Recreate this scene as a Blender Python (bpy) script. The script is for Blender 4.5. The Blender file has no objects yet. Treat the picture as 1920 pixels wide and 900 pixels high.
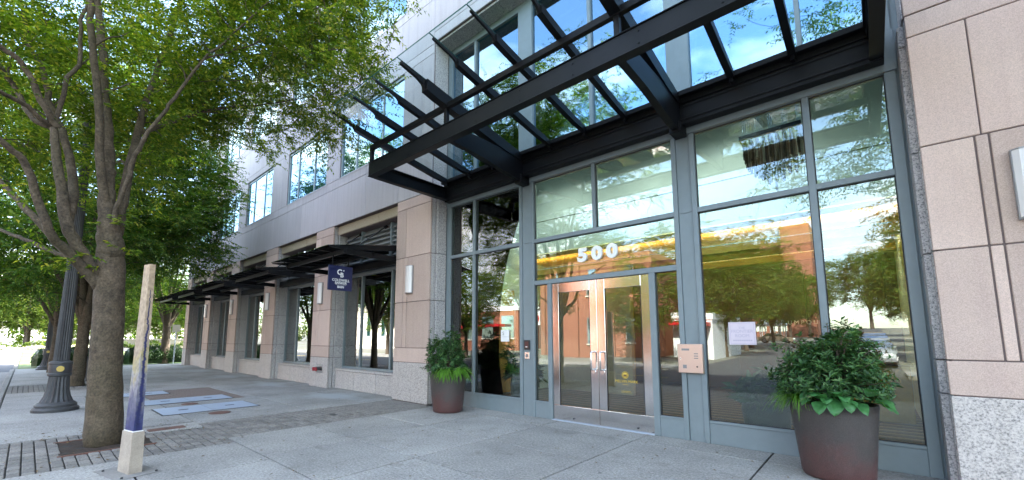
import bpy, math, random
import numpy as np
from mathutils import Vector, Matrix
random.seed(7); RNG = np.random.default_rng(11)
R = math.radians
scn = bpy.context.scene
col = scn.collection

# ------------------------------------------------------------------ camera
cam_d = bpy.data.cameras.new('camera'); cam = bpy.data.objects.new('camera', cam_d); col.objects.link(cam)
cam_d.sensor_width = 36.0; cam_d.sensor_fit = 'HORIZONTAL'
cam_d.lens = 784.0/1920.0*36.0
cam_d.shift_x = (960-937)/1920.0; cam_d.shift_y = (543-450)/1920.0
cam_d.clip_start = .05; cam_d.clip_end = 2000
cam.location = (0, 0, 1.55)
cam.rotation_euler = (R(90+6.765), 0, R(41.683))
scn.camera = cam
# ------------------------------------------------------------------ sky, sun, exposure
SUN_EL = R(43); SUN_AZ = math.atan2(.25, 1.0)            # azimuth measured from +Y towards +X
world = bpy.data.worlds.new('World'); scn.world = world; world.use_nodes = True
wn = world.node_tree; wn.nodes.clear()
w_out = wn.nodes.new('ShaderNodeOutputWorld'); w_bg = wn.nodes.new('ShaderNodeBackground')
sky = wn.nodes.new('ShaderNodeTexSky'); sky.sky_type = 'NISHITA'; sky.sun_disc = False
sky.sun_elevation = SUN_EL; sky.sun_rotation = SUN_AZ; sky.air_density = 1.0; sky.dust_density = 1.0; sky.ozone_density = .8
w_bg.inputs['Strength'].default_value = .15
# soft scattered clouds over the whole sky
w_tc = wn.nodes.new('ShaderNodeTexCoord'); w_map = wn.nodes.new('ShaderNodeMapping'); w_map.inputs['Scale'].default_value = (1.2, 1.2, 3.2)
w_noise = wn.nodes.new('ShaderNodeTexNoise'); w_noise.inputs['Scale'].default_value = 2.1; w_noise.inputs['Detail'].default_value = 7; w_noise.inputs['Roughness'].default_value = .55
w_ramp = wn.nodes.new('ShaderNodeValToRGB'); w_ramp.color_ramp.elements[0].position = .47; w_ramp.color_ramp.elements[1].position = .70
w_mix = wn.nodes.new('ShaderNodeMixRGB'); w_mix.inputs['Color2'].default_value = (5.6, 5.35, 5.05, 1)
wn.links.new(w_tc.outputs['Generated'], w_map.inputs['Vector']); wn.links.new(w_map.outputs['Vector'], w_noise.inputs['Vector'])
wn.links.new(w_noise.outputs['Fac'], w_ramp.inputs['Fac']); wn.links.new(w_ramp.outputs['Color'], w_mix.inputs['Fac'])
wn.links.new(sky.outputs['Color'], w_mix.inputs['Color1']); wn.links.new(w_mix.outputs['Color'], w_bg.inputs['Color'])
wn.links.new(w_bg.outputs['Background'], w_out.inputs['Surface'])
sun_d = bpy.data.lights.new('sun', 'SUN'); sun_d.energy = 4.2; sun_d.angle = R(.5); sun_d.color = (1, .95, .86)
sun = bpy.data.objects.new('sun', sun_d); col.objects.link(sun)
sdir = Vector((math.sin(SUN_AZ)*math.cos(SUN_EL), math.cos(SUN_AZ)*math.cos(SUN_EL), math.sin(SUN_EL)))
sun.rotation_euler = sdir.to_track_quat('Z', 'Y').to_euler()
scn.view_settings.view_transform = 'Standard'; scn.view_settings.look = 'None'
scn.view_settings.exposure = 3.16; scn.view_settings.gamma = 1.0; scn.view_settings.use_curve_mapping = False
scn.render.engine = 'CYCLES'
scn.cycles.use_denoising = True
scn.cycles.max_bounces = 8; scn.cycles.diffuse_bounces = 4; scn.cycles.glossy_bounces = 4; scn.cycles.transmission_bounces = 6; scn.cycles.transparent_max_bounces = 16
scn.cycles.caustics_reflective = False; scn.cycles.caustics_refractive = False
scn.cycles.sample_clamp_indirect = 6.0

# ------------------------------------------------------------------ materials
class NT:
    def __init__(s, name):
        s.m = bpy.data.materials.new(name); s.m.use_nodes = True; s.t = s.m.node_tree; s.t.nodes.clear()
        s.out = s.t.nodes.new('ShaderNodeOutputMaterial')
    def n(s, kind, **kw):
        nd = s.t.nodes.new('ShaderNode'+kind)
        for k, v in kw.items():
            if k in nd.inputs: nd.inputs[k].default_value = v
            else: setattr(nd, k, v)
        return nd
    def l(s, a, b): s.t.links.new(a, b)
def rgba(c): return (c[0], c[1], c[2], 1)
def ramp(nt, src, stops):
    r = nt.n('ValToRGB'); cr = r.color_ramp
    while len(cr.elements) < len(stops): cr.elements.new(.5)
    for e, (p, c) in zip(cr.elements, stops):
        e.position = p; e.color = rgba(c) if hasattr(c, '__len__') else (c, c, c, 1)
    nt.l(src, r.inputs['Fac']); return r
def surf(name, c, rough=.6, metal=0., spec=.5, grain=None, blotch=None, bump=0., bump_scale=60., vary=0., coords='Object', speckle=None, streak=None, coat=0.):
    """principled surface: base colour c, fine grain (scale, amount), large blotches (scale, colour, amount), per-object variation"""
    nt = NT(name); p = nt.n('BsdfPrincipled', Roughness=rough, Metallic=metal)
    p.inputs['Specular IOR Level'].default_value = spec
    if coat: p.inputs['Coat Weight'].default_value = coat; p.inputs['Coat Roughness'].default_value = .12
    nt.l(p.outputs[0], nt.out.inputs['Surface'])
    if coords == 'World': g = nt.n('NewGeometry'); vec = g.outputs['Position']
    else: vec = nt.n('TexCoord').outputs['Object']
    rgb = nt.n('RGB'); rgb.outputs[0].default_value = rgba(c); cur = rgb.outputs[0]
    if speckle:                                            # (scale, [(pos,colour)...])
        nz = nt.n('TexNoise', Scale=speckle[0], Detail=2.0, Roughness=.7); nt.l(vec, nz.inputs['Vector'])
        cur = ramp(nt, nz.outputs['Fac'], speckle[1]).outputs['Color']
    if blotch:
        for bs, bc, ba in (blotch if isinstance(blotch, list) else [blotch]):
            nz = nt.n('TexNoise', Scale=bs, Detail=4.0, Roughness=.6); nt.l(vec, nz.inputs['Vector'])
            rp = ramp(nt, nz.outputs['Fac'], [(.4, 0.), (.68, ba)])
            mx = nt.n('MixRGB', Color2=rgba(bc)); nt.l(rp.outputs['Color'], mx.inputs['Fac']); nt.l(cur, mx.inputs['Color1']); cur = mx.outputs['Color']
    if streak:                                             # vertical rain streaks (colour, amount)
        mp = nt.n('Mapping'); mp.inputs['Scale'].default_value = (9, 9, .35); nt.l(vec, mp.inputs['Vector'])
        nz = nt.n('TexNoise', Scale=1.0, Detail=5.0, Roughness=.65); nt.l(mp.outputs[0], nz.inputs['Vector'])
        rp = ramp(nt, nz.outputs['Fac'], [(.45, 0.), (.75, streak[1])])
        mx = nt.n('MixRGB', Color2=rgba(streak[0])); nt.l(rp.outputs['Color'], mx.inputs['Fac']); nt.l(cur, mx.inputs['Color1']); cur = mx.outputs['Color']
    if grain:
        nz = nt.n('TexNoise', Scale=grain[0], Detail=3.0, Roughness=.7); nt.l(vec, nz.inputs['Vector'])
        rp = ramp(nt, nz.outputs['Fac'], [(.25, 1-grain[1]), (.75, 1+grain[1])])
        mx = nt.n('MixRGB', blend_type='MULTIPLY', Fac=1.0); nt.l(cur, mx.inputs['Color1']); nt.l(rp.outputs['Color'], mx.inputs['Color2']); cur = mx.outputs['Color']
    if vary:
        oi = nt.n('ObjectInfo'); rp = ramp(nt, oi.outputs['Random'], [(0, 1-vary), (1, 1+vary)])
        mx = nt.n('MixRGB', blend_type='MULTIPLY', Fac=1.0); nt.l(cur, mx.inputs['Color1']); nt.l(rp.outputs['Color'], mx.inputs['Color2']); cur = mx.outputs['Color']
    nt.l(cur, p.inputs['Base Color'])
    if bump:
        nz = nt.n('TexNoise', Scale=bump_scale, Detail=4.0); nt.l(vec, nz.inputs['Vector'])
        b = nt.n('Bump', Strength=bump, Distance=.02); nt.l(nz.outputs['Fac'], b.inputs['Height']); nt.l(b.outputs[0], p.inputs['Normal'])
    return nt.m
def glass(name, tint, refl, base=None, wob=.012, rcol=(1, 1, 1), wscale=.7, rough=0.0, ior=1.5):
    """window glass: fresnel reflection over a tinted see-through (or, with base, opaque tinted) body; panes bow a little"""
    nt = NT(name)
    gl = nt.n('BsdfGlossy', Roughness=rough, Color=rgba(rcol))
    body = nt.n('BsdfDiffuse', Color=rgba(base)) if base else nt.n('BsdfTransparent', Color=rgba(tint))
    fr = nt.n('Fresnel', IOR=ior); mr = nt.n('MapRange'); mr.inputs['To Min'].default_value = refl; mr.inputs['To Max'].default_value = 1.0
    nt.l(fr.outputs[0], mr.inputs['Value'])
    mx = nt.n('MixShader'); nt.l(mr.outputs[0], mx.inputs['Fac']); nt.l(body.outputs[0], mx.inputs[1]); nt.l(gl.outputs[0], mx.inputs[2])
    if wob:
        tc = nt.n('NewGeometry'); nz = nt.n('TexNoise', Scale=wscale, Detail=1.0); nt.l(tc.outputs['Position'], nz.inputs['Vector'])
        b = nt.n('Bump', Strength=1.0, Distance=wob); nt.l(nz.outputs['Fac'], b.inputs['Height']); nt.l(b.outputs[0], gl.inputs['Normal'])
    nt.l(mx.outputs[0], nt.out.inputs['Surface']); return nt.m
def leafmat(name, c1, c2, trans=.45, rough=.5, scale=.8, c3=None):
    nt = NT(name); g = nt.n('NewGeometry'); p = nt.n('BsdfPrincipled', Roughness=rough); p.inputs['Specular IOR Level'].default_value = .35
    tr = nt.n('BsdfTranslucent'); mx = nt.n('MixShader', Fac=trans)
    stops = [(.1, c1), (.9, c2)] if c3 is None else [(.05, c1), (.75, c2), (.97, c3)]
    rp = ramp(nt, g.outputs['Random Per Island'], stops)
    nz = nt.n('TexNoise', Scale=scale, Detail=2.0); nt.l(g.outputs['Position'], nz.inputs['Vector'])
    r2 = ramp(nt, nz.outputs['Fac'], [(.3, .7), (.7, 1.25)])
    mm = nt.n('MixRGB', blend_type='MULTIPLY', Fac=1.0); nt.l(rp.outputs['Color'], mm.inputs['Color1']); nt.l(r2.outputs['Color'], mm.inputs['Color2'])
    nt.l(mm.outputs['Color'], p.inputs['Base Color']); 
    ml = nt.n('MixRGB', blend_type='MULTIPLY', Fac=1.0, Color2=(1.5, 1.5, .5, 1)); nt.l(mm.outputs['Color'], ml.inputs['Color1']); nt.l(ml.outputs['Color'], tr.inputs['Color'])
    nt.l(p.outputs[0], mx.inputs[1]); nt.l(tr.outputs[0], mx.inputs[2]); nt.l(mx.outputs[0], nt.out.inputs['Surface']); return nt.m
def emit(name, c, s):
    nt = NT(name); e = nt.n('Emission', Color=rgba(c), Strength=s); nt.l(e.outputs[0], nt.out.inputs['Surface']); return nt.m

M = {}
M['pink'] = surf('pink_stone', (.51, .39, .325), .75, grain=(130, .3), blotch=[(1.3, (.44, .325, .28), .6), (.5, (.54, .42, .365), .5)], vary=.14, bump=.12, bump_scale=180, coords='World', streak=((.40, .29, .255), .35))
M['wall'] = surf('pale_stone_cladding', (.43, .405, .415), .75, grain=(90, .14), blotch=[(.6, (.385, .36, .37), .6)], vary=.07, bump=.06, bump_scale=120, coords='World', streak=((.30, .275, .275), .5))
M['granite'] = surf('speckled_granite', (.4, .38, .37), .6, speckle=(58, [(.30, (.11, .11, .115)), (.43, (.29, .28, .28)), (.52, (.47, .44, .425)), (.66, (.60, .57, .55)), (.8, (.36, .35, .35))]), vary=.05, bump=.05, bump_scale=150, coords='World', streak=((.25, .24, .23), .3))
M['granite_pale'] = surf('pale_rough_granite', (.45, .41, .37), .75, speckle=(52, [(.30, (.17, .16, .155)), (.44, (.38, .35, .33)), (.56, (.52, .475, .44)), (.72, (.60, .56, .52)), (.85, (.42, .39, .37))]), vary=.05, bump=.1, bump_scale=120, coords='World', streak=((.33, .30, .26), .35))
M['tan'] = surf('tan_granite_lintel', (.5, .42, .3), .75, speckle=(60, [(.32, (.26, .21, .15)), (.5, (.45, .38, .27)), (.7, (.55, .47, .35))]), vary=.06, coords='World')
M['mortar'] = surf('dark_joint', (.13, .10, .095), .9, grain=(40, .2))
M['frame'] = surf('blue_grey_painted_aluminium', (.185, .225, .240), .42, spec=.5, grain=(6, .05), blotch=(2.5, (.16, .195, .21), .5), vary=.03, coords='World')
M['win_frame'] = surf('pale_window_frame', (.30, .38, .40), .4, vary=.03)
M['gasket'] = surf('black_gasket', (.02, .022, .025), .6)
M['steel'] = surf('black_painted_steel', (.004, .0045, .006), .42, spec=.22, blotch=(3., (.009, .009, .010), .6), grain=(30, .2), bump=.02, bump_scale=20)
M['stainless'] = surf('polished_stainless', (.74, .72, .71), .13, metal=1., grain=(30, .03), bump=.004, bump_scale=3.5)
M['pull'] = surf('brushed_stainless_pull', (.75, .74, .73), .22, metal=1.)
M['panelmetal'] = surf('champagne_brushed_metal', (.66, .50, .43), .32, metal=.85, grain=(80, .05))
M['concrete'] = None
M['glass_store'] = glass('storefront_glass', (.74, .83, .80), .07, wob=.0004, rcol=(.97, 1, .98))
M['glass_bay'] = glass('bay_window_glass', (.74, .80, .78), .32, wob=.0008, rcol=(.97, 1, .99))
M['glass_up'] = glass('blue_tinted_upper_glass', (.38, .56, .68), .30, wob=.0006, rcol=(.60, .84, 1.0))
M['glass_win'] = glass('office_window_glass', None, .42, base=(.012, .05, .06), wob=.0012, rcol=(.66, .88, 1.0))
M['glass_door'] = glass('door_glass', (.66, .72, .69), .10, wob=.0004)
M['glass_canopy'] = glass('canopy_glass', (.93, .98, .98), .02, wob=0, ior=1.12)
M['glass_awning'] = glass('awning_glass', (.42, .52, .54), .16, wob=0)
M['glass_edge'] = surf('green_glass_edge', (.03, .10, .09), .2)
M['white'] = surf('white_paint', (.78, .77, .76), .5, grain=(20, .03))
M['plaster'] = surf('lobby_plaster', (.62, .74, .75), .8, grain=(3, .03))
M['ceil'] = surf('lobby_ceiling', (.72, .74, .74), .85)
M['wood'] = surf('honey_wood_panel', (.56, .35, .09), .4, blotch=(2., (.42, .21, .05), .6), grain=(14, .12), vary=.05)
M['walnut'] = surf('walnut_door', (.10, .048, .022), .4, grain=(15, .2))
M['dark'] = surf('dark_interior', (.045, .045, .05), .8, grain=(3, .1))
M['int_wall'] = surf('office_interior_wall', (.46, .43, .36), .85, grain=(2, .05))
M['floor_dark'] = surf('dark_wood_strip', (.016, .009, .006), .35, grain=(12, .3))
M['floor_tan'] = surf('tan_wood_strip', (.26, .15, .075), .35, grain=(12, .25))
M['louver'] = surf('grey_louver', (.28, .29, .29), .5, metal=.3)
M['navy'] = surf('navy_sign_enamel', (.006, .010, .065), .3, coat=.3)
M['letter'] = surf('white_lettering', (.82, .82, .80), .45)
M['lampglass'] = surf('opal_sconce_lens', (.74, .72, .70), .35, coat=.3)
M['sconce_frame'] = surf('sconce_frame', (.33, .33, .34), .4, metal=.6)
def potmat():
    nt = NT('brown_and_maroon_glazed_planter'); p = nt.n('BsdfPrincipled', Roughness=.45); g = nt.n('NewGeometry'); sx = nt.n('SeparateXYZ'); nt.l(g.outputs['Position'], sx.inputs[0])
    n1 = nt.n('TexNoise', Scale=3.2, Detail=6., Roughness=.65); nt.l(g.outputs['Position'], n1.inputs['Vector'])
    ad = nt.n('Math', operation='MULTIPLY_ADD'); ad.inputs[1].default_value = .9; nt.l(n1.outputs['Fac'], ad.inputs[0]); nt.l(sx.outputs['Z'], ad.inputs[2])
    c = ramp(nt, ad.outputs[0], [(.42, (.078, .033, .030)), (.70, (.070, .036, .033)), (.86, (.056, .042, .039)), (1., (.048, .041, .038))]).outputs['Color']
    n2 = nt.n('TexNoise', Scale=110., Detail=3., Roughness=.8); nt.l(g.outputs['Position'], n2.inputs['Vector']); r2 = ramp(nt, n2.outputs['Fac'], [(.3, .55), (.7, 1.5)])
    m = nt.n('MixRGB', blend_type='MULTIPLY', Fac=1.); nt.l(c, m.inputs['Color1']); nt.l(r2.outputs['Color'], m.inputs['Color2'])
    n3 = nt.n('TexNoise', Scale=7., Detail=7., Roughness=.75); nt.l(g.outputs['Position'], n3.inputs['Vector']); r3 = ramp(nt, n3.outputs['Fac'], [(.60, 0.), (.72, .35)])
    m2 = nt.n('MixRGB', Color2=(.20, .16, .14, 1)); nt.l(r3.outputs['Color'], m2.inputs['Fac']); nt.l(m.outputs['Color'], m2.inputs['Color1']); nt.l(m2.outputs['Color'], p.inputs['Base Color'])
    r4 = ramp(nt, n3.outputs['Fac'], [(.3, .3), (.7, .6)]); nt.l(r4.outputs['Color'], p.inputs['Roughness'])
    b = nt.n('Bump', Strength=.12, Distance=.01); nt.l(n2.outputs['Fac'], b.inputs['Height']); nt.l(b.outputs[0], p.inputs['Normal']); nt.l(p.outputs[0], nt.out.inputs['Surface']); return nt.m
M['pot'] = potmat()
M['potdark'] = surf('dark_teal_planter', (.02, .045, .05), .35)
M['soil'] = surf('dark_soil', (.035, .022, .014), .95, grain=(30, .5), bump=.6, bump_scale=30)
M['lamp_iron'] = surf('grey_cast_iron_paint', (.060, .060, .061), .5, spec=.4, blotch=(4, (.042, .042, .043), .7), grain=(40, .15), bump=.05, bump_scale=30)
M['brass'] = surf('worn_brass_badge', (.50, .36, .10), .45, metal=.5, grain=(60, .2))
M['bark'] = surf('smooth_grey_bark', (.082, .058, .036), .9, grain=(34, .6), blotch=[(3, (.036, .026, .017), .9), (9., (.15, .115, .078), .6), (1.2, (.07, .058, .03), .6)], bump=.8, bump_scale=30, coords='World')
M['bark_dark'] = surf('brown_bark', (.10, .075, .055), .9, grain=(24, .3), blotch=(4, (.06, .045, .033), .8), bump=.5, bump_scale=24, coords='World')
M['leaf'] = leafmat('zelkova_leaf', (.060, .120, .014), (.18, .27, .030), .54, c3=(.42, .40, .07))
M['leaf_dk'] = leafmat('dense_green_leaf', (.038, .095, .015), (.095, .19, .028), .48, c3=(.22, .26, .05))
M['leaf_sun'] = leafmat('street_tree_leaf', (.05, .11, .016), (.125, .19, .028), .42, c3=(.22, .22, .04))
M['leaf_hedge'] = leafmat('hedge_leaf', (.012, .035, .012), (.03, .075, .022), .25)
M['leaf_shrub'] = leafmat('potted_shrub_leaf', (.018, .07, .02), (.07, .165, .05), .28, rough=.38, scale=6, c3=(.15, .26, .09))
M['leaf_grass'] = leafmat('bright_forest_grass', (.07, .20, .018), (.16, .34, .04), .35, scale=6)
M['leaf_int'] = leafmat('indoor_plant_leaf', (.012, .05, .02), (.035, .10, .035), .25)
M['bloom'] = leafmat('white_blossom', (.7, .7, .68), (.8, .8, .78), .3)
M['brick_paver'] = surf('grey_brown_paver', (.215, .20, .18), .88, grain=(45, .4), blotch=(2.2, (.15, .14, .13), .6), vary=.2, bump=.25, bump_scale=70, coords='World')
M['brown_brick'] = surf('brown_brick_infill', (.19, .145, .12), .9, grain=(50, .3), vary=.14, coords='World')
M['kerb'] = surf('concrete_kerb', (.26, .25, .235), .9, grain=(40, .2), blotch=(1.5, (.18, .17, .16), .7), coords='World')
M['bedding'] = surf('dark_joint_sand', (.025, .024, .021), .95, grain=(30, .3))
M['asphalt'] = surf('asphalt', (.062, .064, .070), .85, grain=(60, .35), blotch=[(.5, (.05, .052, .055), .7), (.13, (.085, .087, .092), .6)], bump=.2, bump_scale=60, coords='World')
M['paint_white'] = surf('road_paint_white', (.62, .62, .60), .7, grain=(14, .15), coords='World')
M['paint_yellow'] = surf('road_paint_yellow', (.62, .42, .05), .7, grain=(14, .15), coords='World')
M['hatch'] = surf('galvanised_hatch_plate', (.42, .48, .57), .55, metal=.2, grain=(120, .15), blotch=(2.5, (.40, .44, .50), .6), vary=.05, coords='World')
M['rust'] = surf('rusty_iron', (.15, .075, .055), .8, grain=(60, .4), coords='World')
M['iron'] = surf('dark_iron', (.05, .05, .052), .6, metal=.4)
M['grass'] = surf('lawn', (.07, .13, .03), .95, grain=(20, .35), blotch=[(.25, (.17, .15, .06), .7)], coords='World')
M['ground'] = surf('dry_ground', (.17, .16, .145), .95, grain=(10, .25), blotch=[(.1, (.12, .13, .07), .8)], coords='World')
M['redbrick'] = surf('red_brick', (.27, .105, .062), .85, grain=(8, .2), blotch=(.6, (.21, .075, .045), .7), coords='World')
M['cream'] = surf('cream_stucco', (.66, .60, .50), .85, grain=(4, .06), coords='World')
M['red'] = surf('red_enamel', (.52, .016, .02), .4)
M['fdc_red'] = surf('red_cap_paint', (.30, .02, .03), .4)
M['rubber'] = surf('tyre_rubber', (.02, .02, .021), .8)
M['beigecar'] = surf('beige_car_paint', (.36, .29, .22), .25, metal=.5, coat=1.)
M['silvercar'] = surf('silver_car_paint', (.55, .56, .58), .22, metal=.5, coat=1.)
M['chrome'] = surf('wheel_rim', (.6, .6, .62), .3, metal=1.)
M['carglass'] = glass('car_glass', None, .3, base=(.012, .016, .018), wob=0)
M['lilac'] = surf('lilac_sign_card', (.62, .54, .60), .6, grain=(8, .04))
M['lilac_ink'] = surf('pale_violet_ink', (.44, .38, .48), .6)
M['gold'] = surf('gold_vinyl', (.62, .45, .07), .5)
M['bulb'] = emit('warm_downlight', (1.0, .80, .45), 14)
M['black'] = surf('black_plastic', (.015, .015, .017), .35)
M['screen_red'] = surf('dark_red_reader', (.07, .02, .02), .3)
M['grey_plastic'] = surf('grey_plastic', (.22, .22, .22), .4)
M['tealbox'] = surf('pale_teal_box', (.35, .52, .48), .6)

# concrete paving: exposed aggregate, with light pools before the window bays painted in
def concrete():
    nt = NT('exposed_aggregate_concrete'); p = nt.n('BsdfPrincipled', Roughness=.88); g = nt.n('NewGeometry'); vec = g.outputs['Position']
    n1 = nt.n('TexNoise', Scale=34., Detail=4.0, Roughness=.85); nt.l(vec, n1.inputs['Vector'])
    c = ramp(nt, n1.outputs['Fac'], [(.30, (.09, .088, .082)), (.44, (.27, .262, .244)), (.56, (.36, .348, .326)), (.70, (.52, .505, .475))]).outputs['Color']
    n2 = nt.n('TexNoise', Scale=.9, Detail=5.0, Roughness=.6); nt.l(vec, n2.inputs['Vector'])
    r2 = ramp(nt, n2.outputs['Fac'], [(.33, .80), (.67, 1.14)])
    m = nt.n('MixRGB', blend_type='MULTIPLY', Fac=1.0); nt.l(c, m.inputs['Color1']); nt.l(r2.outputs['Color'], m.inputs['Color2']); c = m.outputs['Color']
    n3 = nt.n('TexNoise', Scale=3.2, Detail=6.0, Roughness=.7); nt.l(vec, n3.inputs['Vector'])
    r3 = ramp(nt, n3.outputs['Fac'], [(.56, 0.), (.70, .6)])
    m = nt.n('MixRGB', Color2=(.15, .14, .12, 1)); nt.l(r3.outputs['Color'], m.inputs['Fac']); nt.l(c, m.inputs['Color1']); c = m.outputs['Color']
    vo = nt.n('TexVoronoi', Scale=1.7); vo.feature = 'F1'; nt.l(vec, vo.inputs['Vector']); vr = ramp(nt, vo.outputs['Distance'], [(.030, .75), (.055, 0.)])
    m = nt.n('MixRGB', Color2=(.09, .085, .08, 1)); nt.l(vr.outputs['Color'], m.inputs['Fac']); nt.l(c, m.inputs['Color1']); c = m.outputs['Color']
    # reflected light pools put into the colour: soft spots along the bays
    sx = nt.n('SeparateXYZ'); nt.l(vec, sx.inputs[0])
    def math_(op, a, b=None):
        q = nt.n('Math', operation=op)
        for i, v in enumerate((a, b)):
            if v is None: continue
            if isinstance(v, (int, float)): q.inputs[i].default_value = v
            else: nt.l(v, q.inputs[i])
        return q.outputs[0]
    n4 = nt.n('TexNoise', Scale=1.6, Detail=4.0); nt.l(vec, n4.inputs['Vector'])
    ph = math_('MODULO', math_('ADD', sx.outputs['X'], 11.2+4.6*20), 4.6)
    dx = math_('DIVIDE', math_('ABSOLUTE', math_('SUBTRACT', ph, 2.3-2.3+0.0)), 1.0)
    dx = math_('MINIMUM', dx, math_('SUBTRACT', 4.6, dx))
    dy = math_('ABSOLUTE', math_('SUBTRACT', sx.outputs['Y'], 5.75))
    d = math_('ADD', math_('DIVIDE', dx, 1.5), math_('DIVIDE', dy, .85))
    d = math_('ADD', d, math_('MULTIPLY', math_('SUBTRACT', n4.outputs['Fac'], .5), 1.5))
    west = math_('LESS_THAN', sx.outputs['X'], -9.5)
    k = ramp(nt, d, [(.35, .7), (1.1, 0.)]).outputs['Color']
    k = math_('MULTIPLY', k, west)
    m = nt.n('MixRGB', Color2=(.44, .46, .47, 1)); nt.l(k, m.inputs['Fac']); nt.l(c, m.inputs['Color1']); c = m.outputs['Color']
    oi = nt.n('ObjectInfo'); r4 = ramp(nt, oi.outputs['Random'], [(0, .9), (1, 1.08)])
    m = nt.n('MixRGB', blend_type='MULTIPLY', Fac=1.0); nt.l(c, m.inputs['Color1']); nt.l(r4.outputs['Color'], m.inputs['Color2']); c = m.outputs['Color']
    nt.l(c, p.inputs['Base Color'])
    b = nt.n('Bump', Strength=.18, Distance=.01); nt.l(n1.outputs['Fac'], b.inputs['Height']); nt.l(b.outputs[0], p.inputs['Normal'])
    nt.l(p.outputs[0], nt.out.inputs['Surface']); return nt.m
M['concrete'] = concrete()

# ------------------------------------------------------------------ helpers
def tag(o, label=None, cat=None, group=None, kind=None):
    if label: o['label'] = label
    if cat: o['category'] = cat
    if group: o['group'] = group
    if kind: o['kind'] = kind
    return o
def empty(name, loc=(0, 0, 0), rz=0., label=None, cat=None, group=None, kind=None, parent=None):
    o = bpy.data.objects.new(name, None); col.objects.link(o); o.location = loc; o.rotation_euler = (0, 0, rz); o.empty_display_size = .2
    if parent: o.parent = parent
    return tag(o, label, cat, group, kind)
def link(name, me, m, parent=None, loc=None, rz=0.):
    o = bpy.data.objects.new(name, me); col.objects.link(o)
    if m is not None and not me.materials: me.materials.append(M[m] if isinstance(m, str) else m)
    if parent:
        o.parent = parent
        if parent.name in WORLD: o.matrix_parent_inverse = Matrix.Translation(-Vector(parent.location))
    if loc is not None: o.location = loc
    if rz: o.rotation_euler = (0, 0, rz)
    return o
WORLD = set()                                              # things whose parts are written in world coordinates
def wthing(name, loc, label, cat, group=None):
    o = empty(name, loc, 0., label, cat, group); WORLD.add(o.name); return o
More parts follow.
